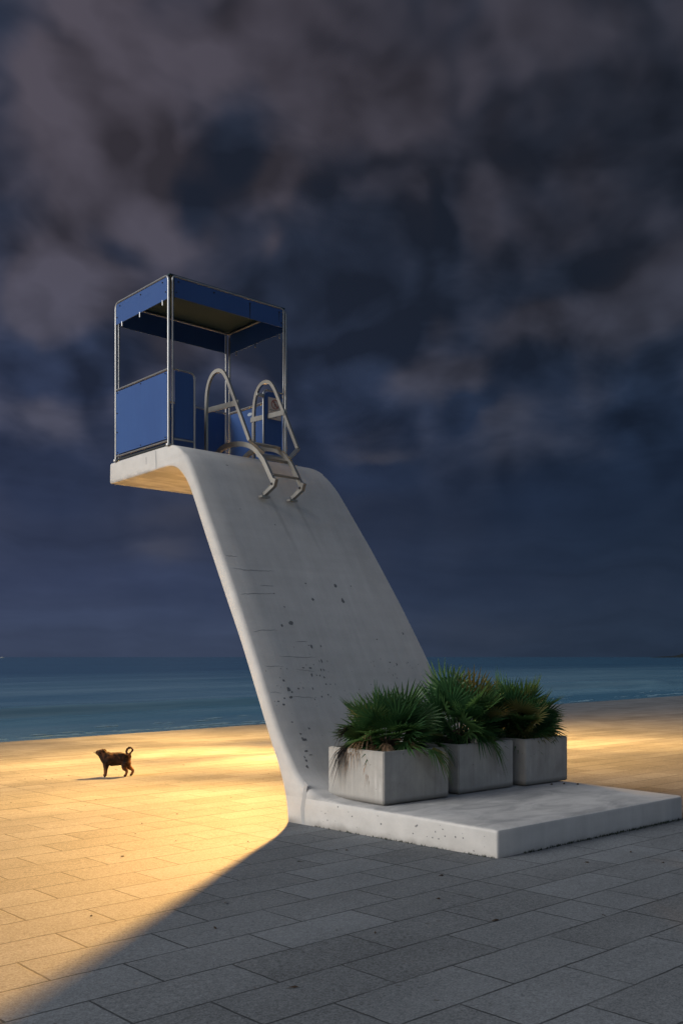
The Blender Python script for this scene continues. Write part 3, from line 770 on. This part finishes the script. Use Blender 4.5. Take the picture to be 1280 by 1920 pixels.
# ---- ladder hooked over the front edge
def ladder_rail(xl, sg_):
    """lower bar in the plane x = xl; the handrail hoop stands .16 further out and is cranked in to meet it"""
    x = xl + .155 * sg_
    mb = MB(); A = Vector((1, 0, 0))
    hoop = catmull([(x, 5.19, 4.082), (x, 5.19, 4.40), (x, 5.187, 4.70), (x, 5.17, 4.87), (x, 5.125, 5.00), (x, 5.04, 5.085), (x, 4.935, 5.105), (x, 4.835, 5.07), (x, 4.755, 4.985), (x, 4.69, 4.877)], 4)
    hoop += [Vector((x, 4.546, 4.62)), Vector((x, 4.285, 4.145))]
    mb.bar(hoop, .030, .044, A)
    k0, k1 = Vector((x, 4.285, 4.145)), Vector((xl, 4.235, 4.02)); dd = (k1 - k0).normalized()
    mb.bar([k0 - dd * .012, k1 + dd * .02], .044, .030, Vector((0, .6, -.8)).cross(dd).normalized())
    low = catmull([(xl, 5.25, 4.085), (xl, 5.17, 4.155), (xl, 5.04, 4.203), (xl, 4.90, 4.212), (xl, 4.71, 4.195), (xl, 4.58, 4.165), (xl, 4.47, 4.125), (xl, 4.38, 4.075), (xl, 4.30, 4.005), (xl, 4.21, 3.915)], 4)
    low += [Vector((xl, 4.02, 3.63))]
    mb.bar(low, .036, .058, A)
    o = mb.build('ladder_rail', M['ladder'], tower, 40)
    c = MB(); Mx = Matrix.Translation((0, 5.19, 4.668)) @ Matrix.Rotation(R(2.5), 4, 'X')
    c.box((x - sg_ * .015 - .009, -.66, -.031), (x - sg_ * .015 + .009, .04, .031), M=Mx); c.build('crossbar', M['ladder'], o)
    f = MB(); f.bar([(xl, 3.985, 3.67), (xl, 4.015, 3.60), (xl, 4.20, 3.515)], .048, .046, A); f.build('foot_bracket', M['ladder'], o)
    f = MB(); f.box((xl - .06, 4.17, 3.475), (xl + .06, 4.24, 3.50)); f.build('foot_plate', M['ladder'], o)
    b = MB(); b.tube([(xl - .031, 4.03, 3.615), (xl + .031, 4.03, 3.615)], .016, 10); b.build('pivot_bolt', M['bolt'], o, 40)
    b = MB(); b.tube([(xl + .01, 4.175, 3.545), (xl + .012, 4.225, 3.520)], .030, 10); b.build('rubber_stop', M['bolt'], o, 40)
XL, XR = .88, 1.30
ladder_rail(XL, -1); ladder_rail(XR, 1)
for (L, z, a, bq) in ((4.07, 3.735, .016, .013), (4.33, 3.985, .060, .016), (4.44, 4.16, .030, .014)):
    t = MB(); Mx = Matrix.Translation((0, L, z)) @ Matrix.Rotation(R(28), 4, 'X'); t.box((XL + .017, -a, -bq), (XR - .017, a, bq), M=Mx); t.build('rung', M['ladder'], tower)

# ---- warning sign screwed to the right front panel
sg = empty('warning_sign', (1.445, CF - .0215, 4.625)); tag(sg, 'small pale warning sign with a red prohibition ring on the blue cabin front', 'sign')
bd = MB(); bd.box((0, -.004, 0), (.205, 0, .275)); bd.build('board', M['sign'], sg)
rg = MB(); n = 28; c0 = (.108, .195); vs_ = []
for i in range(n):
    a = 2 * math.pi * i / n; vs_ += [(c0[0] + .062 * math.cos(a), -.0052, c0[1] + .062 * math.sin(a)), (c0[0] + .051 * math.cos(a), -.0052, c0[1] + .051 * math.sin(a))]
rg.add(vs_, [(2 * i, 2 * i + 1, (2 * i + 3) % (2 * n), (2 * i + 2) % (2 * n)) for i in range(n)])
d = .052 * .7071; e = .0045
rg.add([(c0[0] - d - e, -.0056, c0[1] + d - e), (c0[0] - d + e, -.0056, c0[1] + d + e), (c0[0] + d + e, -.0056, c0[1] - d + e), (c0[0] + d - e, -.0056, c0[1] - d - e)], [(0, 1, 2, 3)])
rg.build('prohibition_ring', M['signred'], sg)
pg = MB()
def flat(mb, pts, y=-.0048): mb.add([(x, y, z) for x, z in pts], [tuple(range(len(pts)))])
flat(pg, [(c0[0] - .012 + .010 * math.cos(a), c0[1] + .030 + .010 * math.sin(a)) for a in [2 * math.pi * i / 10 for i in range(10)]])
flat(pg, [(c0[0] - .020, c0[1] + .016), (c0[0] - .002, c0[1] + .016), (c0[0] + .008, c0[1] - .010), (c0[0] - .010, c0[1] - .010)])
flat(pg, [(c0[0] - .010, c0[1] - .011), (c0[0] - .001, c0[1] - .011), (c0[0] - .010, c0[1] - .042), (c0[0] - .018, c0[1] - .042)])
flat(pg, [(c0[0] + .000, c0[1] - .011), (c0[0] + .009, c0[1] - .011), (c0[0] + .026, c0[1] - .036), (c0[0] + .018, c0[1] - .040)])
flat(pg, [(c0[0] - .004, c0[1] + .014), (c0[0] + .002, c0[1] + .010), (c0[0] + .026, c0[1] + .002), (c0[0] + .024, c0[1] - .004)])
pg.build('pictogram', M['signdark'], sg)
tx = MB(); rr = random.Random(4)
for z, h, x0, x1 in ((.112, .010, .02, .185), (.086, .008, .035, .17), (.066, .008, .05, .155), (.026, .008, .055, .15)):
    x = x0
    while x < x1:
        wd = rr.uniform(.005, .009); flat(tx, [(x, z), (x + wd, z), (x + wd, z + h * rr.uniform(.8, 1)), (x, z + h)]); x += wd + (.002 if rr.random() < .8 else .009)
tx.build('printed_text', M['signdark'], sg)

# ------------------------------------------------------------------ planters and fan palms
def planter(x0, x1, y0, y1, rz, label, hgt=.49):
    w, d = x1 - x0, y1 - y0
    t = empty('planter_box', ((x0 + x1) / 2, (y0 + y1) / 2, .236), rz); tag(t, label, 'planter', 'concrete planters on the slab')
    bm = bmesh.new(); bmesh.ops.create_cube(bm, size=1)
    for v in bm.verts: v.co = Vector((v.co.x * w, v.co.y * d, (v.co.z + .5) * hgt))
    top = max(bm.faces, key=lambda f: f.calc_center_median().z)
    r_ = bmesh.ops.inset_region(bm, faces=[top], thickness=.055)
    top = max((f for f in bm.faces if f.is_valid), key=lambda f: (round(f.calc_center_median().z, 4), -f.calc_area() if False else 0, -max((v.co.xy.length for v in f.verts))))
    e = bmesh.ops.extrude_face_region(bm, geom=[top]); vs_ = [g for g in e['geom'] if isinstance(g, bmesh.types.BMVert)]
    for v in vs_: v.co.z -= .22
    bmesh.ops.delete(bm, geom=[top], context='FACES_ONLY')
    edges = [ed for ed in bm.edges if all(v.co.z > hgt - .01 or v.co.z < .01 for v in ed.verts) or (abs(abs(ed.verts[0].co.x) - w / 2) < .001 and abs(abs(ed.verts[1].co.x) - w / 2) < .001)]
    bmesh.ops.bevel(bm, geom=edges, offset=.009, segments=2, affect='EDGES')
    bmesh.ops.subdivide_edges(bm, edges=[ed for ed in bm.edges if ed.calc_length() > .3], cuts=6, use_grid_fill=True)
    rnd = random.Random(hash(label) % 1000)
    bmesh.ops.recalc_face_normals(bm, faces=bm.faces[:])
    me = bpy.data.meshes.new('box'); bm.to_mesh(me); bm.free()
    link('box', me, M['planter'], t, 40)
    s = MB(); k = 9; vs2, fs = [], []
    for i in range(k):
        for j in range(k):
            vs2.append((-w / 2 + .056 + (w - .112) * i / (k - 1), -d / 2 + .056 + (d - .112) * j / (k - 1), hgt - .07 + random.uniform(-.015, .02)))
    for i in range(k - 1):
        for j in range(k - 1): fs.append((i * k + j, (i + 1) * k + j, (i + 1) * k + j + 1, i * k + j + 1))
    s.add(vs2, fs); s.build('soil', M['soil'], t, 60)
    ftm = MB()
    for sx in (-1, 1):
        for sy in (-1, 1): ftm.box((sx * (w / 2 - .14) - .06, sy * (d / 2 - .14) - .06, -.0095), (sx * (w / 2 - .14) + .06, sy * (d / 2 - .14) + .06, .002))
    ftm.build_each('foot', M['planter'], t)
    return t
planter(.185, 1.055, 1.465, 2.26, R(-1.0), 'grey concrete planter closest to the foot of the sloping wall')
planter(1.245, 2.120, 1.510, 2.33, R(0.6), 'middle grey concrete planter between two others on the slab')
planter(2.255, 3.0, 1.450, 2.30, R(-.5), 'grey concrete planter farthest from the sloping wall, at the slab edge')

def frond(mb, base, d, pet, rad, rnd, mi, spread=R(108), n=24, droop=.25, pmi=None):
    """one fan leaf: a stalk and n narrow blades spread like a hand"""
    d = d.normalized(); upv = Vector((0, 0, 1))
    side = d.cross(upv)
    side = side.normalized() if side.length > 1e-3 else Vector((1, 0, 0))
    side = Matrix.Rotation(rnd.uniform(-1.0, 1.0), 3, d) @ side
    side = (side - d * side.dot(d)).normalized()
    mid = base + d * pet * .55 + upv * pet * .04
    tip = base + d * pet - upv * pet * .06
    mb.tube([base, mid, tip], [.007, .0055, .005], 5, mi if pmi is None else pmi)
    ax = (tip - mid).normalized(); nr = side.cross(ax).normalized()
    for i in range(n):
        th = -spread + 2 * spread * i / (n - 1) + rnd.uniform(-.03, .03)
        ln = rad * (1 - .28 * (abs(th) / spread) ** 2) * rnd.uniform(.88, 1.05)
        v = (ax * math.cos(th) + side * math.sin(th)).normalized()
        v = (v + nr * (.10 + .16 * abs(math.sin(th)))).normalized()
        wv = v.cross(nr).normalized()
        wd = rad * .038 * rnd.uniform(.85, 1.15)
        dr = droop * rnd.uniform(.5, 1.5)
        pts = []
        for tt, ww in ((.02, .35), (.35, 1.0), (.70, .75), (1.0, .06)):
            c = tip + v * ln * tt - upv * dr * ln * tt ** 2.6 * .9
            fold = nr * wd * .35 * ww
            pts += [c - wv * wd * ww + fold, c - fold * .6, c + wv * wd * ww + fold]
        fs = []
        for q in range(3):
            a = q * 3; fs += [(a, a + 1, a + 4, a + 3), (a + 1, a + 2, a + 5, a + 4)]
        mb.add(pts, fs, mi)

def palm(name_label, loc, seed, count, pet, rad, lean, extras, tall=.16, nblade=24, narrow=.66):
    rnd = random.Random(seed)
    t = empty('fan_palm', loc); tag(t, name_label, 'palm', 'fan palms in the planters')
    st = MB()
    for k in range(4):
        a = rnd.uniform(0, 6.28); st.tube([(.05 * math.cos(a), .05 * math.sin(a), -.02), (.09 * math.cos(a), .09 * math.sin(a), tall * rnd.uniform(.7, 1.1))], [.055, .035], 8)
    st.tube([(0, 0, -.02), (.01, 0, tall * .6), (.015, .01, tall)], [.085, .07, .04], 10)
    st.build('stem', M['stem'], t, 50)
    mb = MB()
    for i in range(count):
        az = i * 2.39996 + rnd.uniform(-.3, .3)
        f_ = (i + .5) / count
        el = R(80 - 92 * f_ ** .85 + rnd.uniform(-9, 9))
        reach = narrow + (1 - narrow) * max(0, math.sin(el))
        d = Vector((math.cos(az) * math.cos(el), math.sin(az) * math.cos(el), math.sin(el))) + Vector(lean)
        b = Vector((.07 * math.cos(az), .07 * math.sin(az), tall * rnd.uniform(.5, 1.0)))
        mi = rnd.choices((0, 1, 2), (.47, .48, .05))[0]
        frond(mb, b, d, pet * reach * rnd.uniform(.6, 1.1), rad * (.45 + .55 * reach) * rnd.uniform(.75, 1.12), rnd, mi, n=nblade - 4, droop=.02 + .30 * f_ ** 2)
    for (dv, pt, rd, mi, dr) in extras.get('green', []):
        frond(mb, Vector((0, 0, tall * .7)), Vector(dv), pt, rd, rnd, mi, spread=R(55), n=16, droop=dr)
    mb.build('crown', [M['leafA'], M['leafB'], M['leafC']], t, 60)
    if extras.get('dry'):
        db = MB()
        for (dv, pt, rd, mi, dr, spr) in extras['dry']:
            frond(db, Vector((0, 0, tall * .8)), Vector(dv), pt, rd, rnd, mi, spread=R(spr), n=18, droop=dr)
        db.build('dead_fronds', [M['dry'], M['dead']], t, 60)
SOIL = .236 + .49 - .06
# local axes: camera is towards (-x*.67... ) ; -y faces the viewer's right-front, -x faces the viewer's left
palm('bushy green fan palm with dry brown fronds hanging at its left, beside the sloping wall', (.60, 1.86, SOIL), 21, 62, .33, .35, (.0, -.0, .04),
     dict(green=[((.10, -.62, -.02), .48, .26, 1, .9), ((.25, -.60, -.05), .46, .24, 2, 1.0), ((.45, -.45, .02), .45, .25, 1, .8)],
          dry=[((-.75, .28, .35), .36, .26, 1, 1.0, 24), ((-.80, .35, .02), .34, .28, 1, 1.3, 26), ((-.6, -.10, .18), .30, .20, 0, 1.5, 60), ((-.55, .1, .06), .30, .20, 0, 1.5, 60), ((-.35, -.35, .02), .30, .18, 0, 1.3, 50),
               ((-.5, -.2, -.02), .28, .2, 0, 1.4, 50), ((.0, -.55, .04), .28, .16, 0, 1.0, 40)]), tall=.15)
palm('tall dark green fan palm with broad open fans in the middle planter', (1.72, 1.93, SOIL), 33, 60, .43, .40, (-.04, -.0, .06),
     dict(green=[((.05, -.60, -.02), .36, .26, 1, 1.0), ((-.2, -.6, .05), .36, .26, 0, .9)], dry=[((.3, -.5, .05), .28, .16, 0, 1.2, 40), ((.4, -.4, -.02), .26, .16, 0, 1.2, 40)]), tall=.17, narrow=.52)
palm('round dense fan palm with lit golden tips in the outermost planter', (2.62, 1.88, SOIL), 45, 70, .36, .38, (.0, -.0, .04),
     dict(green=[((.45, -.35, .0), .36, .22, 0, .9)], dry=[((.45, -.2, .0), .30, .18, 0, 1.2, 40), ((.0, -.5, .0), .28, .14, 0, 1.2, 40)]), tall=.16, nblade=28, narrow=.52)

# ------------------------------------------------------------------ assumed lamp mast, unseen behind the tower, added for the paving's warm light pool
def assumed_floodlight_mast():
    t = empty('assumed_floodlight_mast', (5.57, 9.00, ground_z(9.00)))
    tag(t, 'assumed slim flood lamp mast, unseen behind the lifeguard tower, added to light the paving', 'assumed_floodlight')
    inv = (TO_WORLD.to_3x3()).inverted()
    p = MB(); p.tube([(0, 0, 0), (0, 0, 2.4), (0, 0, 4.68)], [.055, .05, .038], 14)
    p.tube([(0, 0, 0), (0, 0, .03)], .13, 16); p.build('pole', M['ladder'], t, 40)
    HT = 4.60
    arm = MB(); arm.bar([(-.80, .0, HT + .08), (.80, .0, HT + .08)], .05, .05, Vector((0, 1, 0))); arm.build('cross_arm', M['ladder'], t)
    org = TO_WORLD @ Vector((5.57, 9.00, 0))
    for off, drop, aim, half, power, soft in HEADS:
        pos = Vector((off, -.02, HT - .09 + drop))
        wpos = TO_WORLD @ (Vector((5.57, 9.00, ground_z(9.00))) + pos)
        d = (Vector((aim[0], aim[1], -.05)) - wpos).normalized(); ld = inv @ d
        q = ld.to_track_quat('-Z', 'Y').to_matrix().to_4x4()
        Mx = Matrix.Translation(pos) @ q
        h = MB(); h.box((-.075, -.055, .0), (.075, .055, .07), M=Mx, bev=.012); hd = h.build('assumed_lamp_head', M['bolt'], t)
        g = MB(); g.box((-.064, -.046, -.006), (.064, .046, -.001), M=Mx); g.build('lens', M['lens'], hd)
        ld_ = bpy.data.lights.new('assumed_floodlight', 'SPOT'); ld_.energy = power; ld_.spot_size = 2 * R(half); ld_.spot_blend = 1.0  # spot of an assumed, unseen lamp, added to brighten the paving
        ld_.color = (1.0, .52, .135); ld_.shadow_soft_size = soft
        lo = bpy.data.objects.new('assumed_floodlight', ld_); COL.objects.link(lo); lo.parent = t
        lo.matrix_local = Mx @ Matrix.Translation((0, 0, -.03))
HEADS = [(-0.1, 0, (-2.8, 8), 23.5, 15000, 0.14), (0.1, 0, (-3.0, -4), 20.5, 21000, 0.14), (-0.71, 0, (-8, 12), 38, 8160, 0.07), (0.51, 0, (7, 15.5), 45, 5760, 0.07), (0.31, 0, (-2, 17), 34, 4080, 0.07), (-0.31, 0, (-5, 27), 40, 9600, 0.07), (-0.51, 0, (-7, 20), 46, 5040, 0.07), (0.71, 0, (10, 23.0), 46, 13000, 0.07), (0.0, -0.1, (-1.5, 17.2), 78, 6500, 0.07)]  # assumed heads, aimed and powered to shape the light pool
def _lens():
    m, N, b, o = new_mat("assumed_lamp_glass"); b.inputs['Emission Color'].default_value = (1, .6, .25, 1); b.inputs['Emission Strength'].default_value = 12; setin(N, b, color=(.8, .7, .5)); return m  # glowing glass on the assumed lamps
M['lens'] = _lens()
assumed_floodlight_mast()

# ------------------------------------------------------------------ dog
def mat_dog():
    m, N, b, o = new_mat("dog_coat")
    p = N.n('ShaderNodeTexCoord').outputs['Object']
    x, y, z = N.xyz(p)
    n = N.noise(p, 22, 4, 0.6); f = N.noise(N.vmath('MULTIPLY', p, (60, 60, 160)), 1.0, 3, 0.6)
    col = N.mix(N.ramp(n, 0.35, 0.7), (0.005, 0.004, 0.004), (0.040, 0.018, 0.010))
    back = N.math('MULTIPLY', N.ramp(z, 0.24, 0.31), N.ramp(n, 0.42, 0.6))
    col = N.mix(N.math('MULTIPLY', back, 0.45), col, (0.10, 0.045, 0.022))
    tan = N.math('MAXIMUM', N.math('MULTIPLY', N.ramp(z, 0.16, 0.07), 0.65), N.math('MULTIPLY', N.ramp(x, -0.155, -0.20), N.ramp(z, 0.34, 0.22)))
    col = N.mix(N.math('MULTIPLY', tan, N.ramp(n, 0.3, 0.55, 0.45, 1.0)), col, (0.19, 0.085, 0.04))
    paw = N.ramp(z, 0.035, 0.015)
    col = N.mix(paw, col, (0.012, 0.010, 0.009))
    setin(N, b, color=col, rough=0.8, spec=0.15, normal=N.bump(f, 0.5, 0.006)); return m
def build_dog():
    # x towards the nose, z up, metres
    V = [((-.135, 0, .255), .078, .088), ((-.05, 0, .262), .080, .092), ((.05, 0, .258), .088, .105), ((.125, 0, .262), .082, .108),
         ((.175, 0, .298), .066, .085), ((.210, 0, .338), .058, .062), ((.232, 0, .354), .060, .058), ((.275, 0, .352), .032, .030), ((.300, 0, .352), .022, .021)]
    E_ = [(i, i + 1) for i in range(8)]
    def add(p, rx, ry, to):
        V.append((p, rx, ry)); E_.append((to, len(V) - 1)); return len(V) - 1
    for s, dxx in ((1, .0), (-1, .022)):                                  # front legs
        a = add((.140 + dxx, s * .052, .200), .040, .046, 3); a = add((.142 + dxx, s * .055, .125), .023, .025, a)
        a = add((.150 + dxx, s * .055, .045), .016, .018, a); a = add((.150 + dxx, s * .055, .018), .018, .018, a); a = add((.178 + dxx, s * .055, .014), .016, .013, a)
    for s, dxx in ((1, .0), (-1, -.075)):                                 # hind legs: knee forward, hock back
        a = add((-.130 + dxx * .3, s * .050, .205), .052, .060, 0); a = add((-.105 + dxx * .7, s * .056, .135), .034, .036, a)
        a = add((-.155 + dxx, s * .056, .085), .018, .020, a); a = add((-.135 + dxx, s * .056, .022), .015, .016, a); a = add((-.105 + dxx, s * .056, .014), .016, .012, a)
    a = add((-.195, 0, .300), .026, .028, 0)                              # curled tail
    for k in range(9):
        an = R(-50 + k * 38); a = add((-.182 + .046 * math.cos(an + R(200)) * -1 - .0, 0, .372 + .046 * math.sin(an + R(0))), .013 - .0006 * k, .013 - .0006 * k, a)
    for s in (1, -1):                                                     # folded ears
        a = add((.205, s * .045, .384), .018, .012, 6); a = add((.172, s * .062, .385), .014, .007, a); add((.155, s * .066, .368), .007, .005, a)
    me = bpy.data.meshes.new('dog_skel'); me.from_pydata([v[0] for v in V], E_, [])
    o = bpy.data.objects.new('dog_skel', me); COL.objects.link(o)
    sk_ = o.modifiers.new('s', 'SKIN'); sk_.use_smooth_shade = True; sk_.branch_smoothing = .6
    for i, v in enumerate(V):
        o.data.skin_vertices[0].data[i].radius = (v[1] * (1.36 if i < 5 else 1.24), v[2] * (1.42 if i < 5 else 1.24)); o.data.skin_vertices[0].data[i].use_root = (i == 0)
    ss = o.modifiers.new('d', 'SUBSURF'); ss.levels = 3; ss.render_levels = 3
    bpy.context.view_layer.update()
    dg = bpy.context.evaluated_depsgraph_get()
    body = bpy.data.meshes.new_from_object(o.evaluated_get(dg)); body.name = 'dog'
    bpy.data.objects.remove(o)
    body.materials.clear(); body.materials.append(mat_dog())
    bm = bmesh.new(); bm.from_mesh(body); bm.normal_update(); rnd = random.Random(2)
    from mathutils import noise as mnoise
    for v in bm.verts:                                                    # shaggy coat: tufts lying back along the body
        k = min(1.0, max(0.15, (v.co.z - .05) / .15))
        v.co += v.normal * k * .010 * (mnoise.noise(Vector((v.co.x * 28, v.co.y * 50, v.co.z * 50))) + .5 * mnoise.noise(v.co * 110)) + Vector((-.004, 0, -.004)) * k * mnoise.noise(v.co * 70)
    bm.to_mesh(body); bm.free()
    for p in body.polygons: p.use_smooth = True
    dog = bpy.data.objects.new('dog', body); COL.objects.link(dog)
    tag(dog, 'small dark brown dog with a curled tail standing on the lit paving', 'dog')
    e = MB()
    for s in (1, -1): e.tube([(.252, s * .036, .366), (.257, s * .041, .367)], .007, 8)
    e.build_each('eye', M['bolt'], dog, 40)
    nn = MB(); nn.tube([(.312, 0, .354), (.322, 0, .353)], [.012, .007], 8); nn.build('nose', M['bolt'], dog, 40)
    c = MB(); pts = []
    cen, ax = Vector((.192, 0, .318)), Vector((.037, 0, .038)).normalized(); u_ = Vector((0, 1, 0)); w_ = ax.cross(u_)
    for k in range(19): a = 2 * math.pi * k / 18; pts.append(cen + u_ * .056 * math.cos(a) + w_ * .066 * math.sin(a))
    c.tube(pts, .006, 6); c.build('collar', mat_plain("tan_collar", (.42, .27, .14), .6), dog, 40)
    return dog
dog = build_dog()
dpos = Vector(((219 - 640) / 1815 * 14.02, 14.02, 0.0))
_l = (TO_WORLD.inverted() @ dpos).y
dog.location = (dpos.x, dpos.y, ground_z(_l)); dog.rotation_euler = (0, 0, R(180 + 6))

# ------------------------------------------------------------------ small litter on the paving and weeds at the slab foot
def build_litter():
    rnd = random.Random(9); mb = MB()
    spots = [(-.62, 1.10), (-1.40, 2.50), (-1.2, 1.0), (-2.1, 2.2), (-3.2, .6), (-2.4, .3), (-.4, 2.3), (-1.1, 3.6), (-2.9, 3.1), (2.0, -.9), (.6, -1.9), (-1.5, -1.2), (-2.2, -.9), (1.2, -1.2), (2.6, 4.5), (4.0, 3.2), (-4.2, 5.2), (-.9, 5.2)]
    for _ in range(90): spots.append((rnd.uniform(-6, 6), rnd.uniform(-2.6, 9)))
    for x, L in spots:
        if -.1 < x < 3.1 and -.1 < L < 2.9: continue
        a = rnd.uniform(0, 6.28); ln, wd = rnd.uniform(.010, .032), rnd.uniform(.005, .011)
        c, s = math.cos(a), math.sin(a); z = ground_z(L) + .003
        pr = [(-ln, 0, .0), (-ln * .3, wd, .004), (ln * .5, wd * .7, .009), (ln, 0, .004), (ln * .4, -wd, .001), (-ln * .4, -wd * .8, .004)]
        mb.add([(x + px * c - py * s, L + px * s + py * c, z + pz) for px, py, pz in pr] + [(x, L, z + .008)], [(q, (q + 1) % 6, 6) for q in range(6)])
    for x, L in ((2.72, 1.30), (2.58, 1.36), (2.80, 1.18)):
        mb.tube([(x, L, .225), (x + .01, L, .24)], [.014, .006], 7)
    o = mb.build('leaf_litter', M['litter']); o.matrix_world = TO_WORLD; tag(o, kind='stuff')
    w = MB()
    for _ in range(420):
        r = rnd.random()
        if r < .60: x, L = rnd.uniform(.3, 2.8) ** 1.0, rnd.uniform(-.035, -.002)
        elif r < .85: x, L = rnd.uniform(-.03, -.003), rnd.uniform(0, 2.3)
        else: x, L = rnd.gauss(2.15, .3), rnd.uniform(-.06, -.005)
        z = ground_z(L)
        for _k in range(3):
            a = rnd.uniform(0, 6.28); h = rnd.uniform(.006, .024); d = rnd.uniform(.004, .016)
            w.add([(x - .003 * math.sin(a), L + .003 * math.cos(a), z), (x + .003 * math.sin(a), L - .003 * math.cos(a), z), (x + d * math.cos(a), L + d * math.sin(a), z + h)], [(0, 1, 2)])
    o = w.build('weeds', M['weed']); o.matrix_world = TO_WORLD; tag(o, kind='stuff')
build_litter()
bpy.context.view_layer.update()
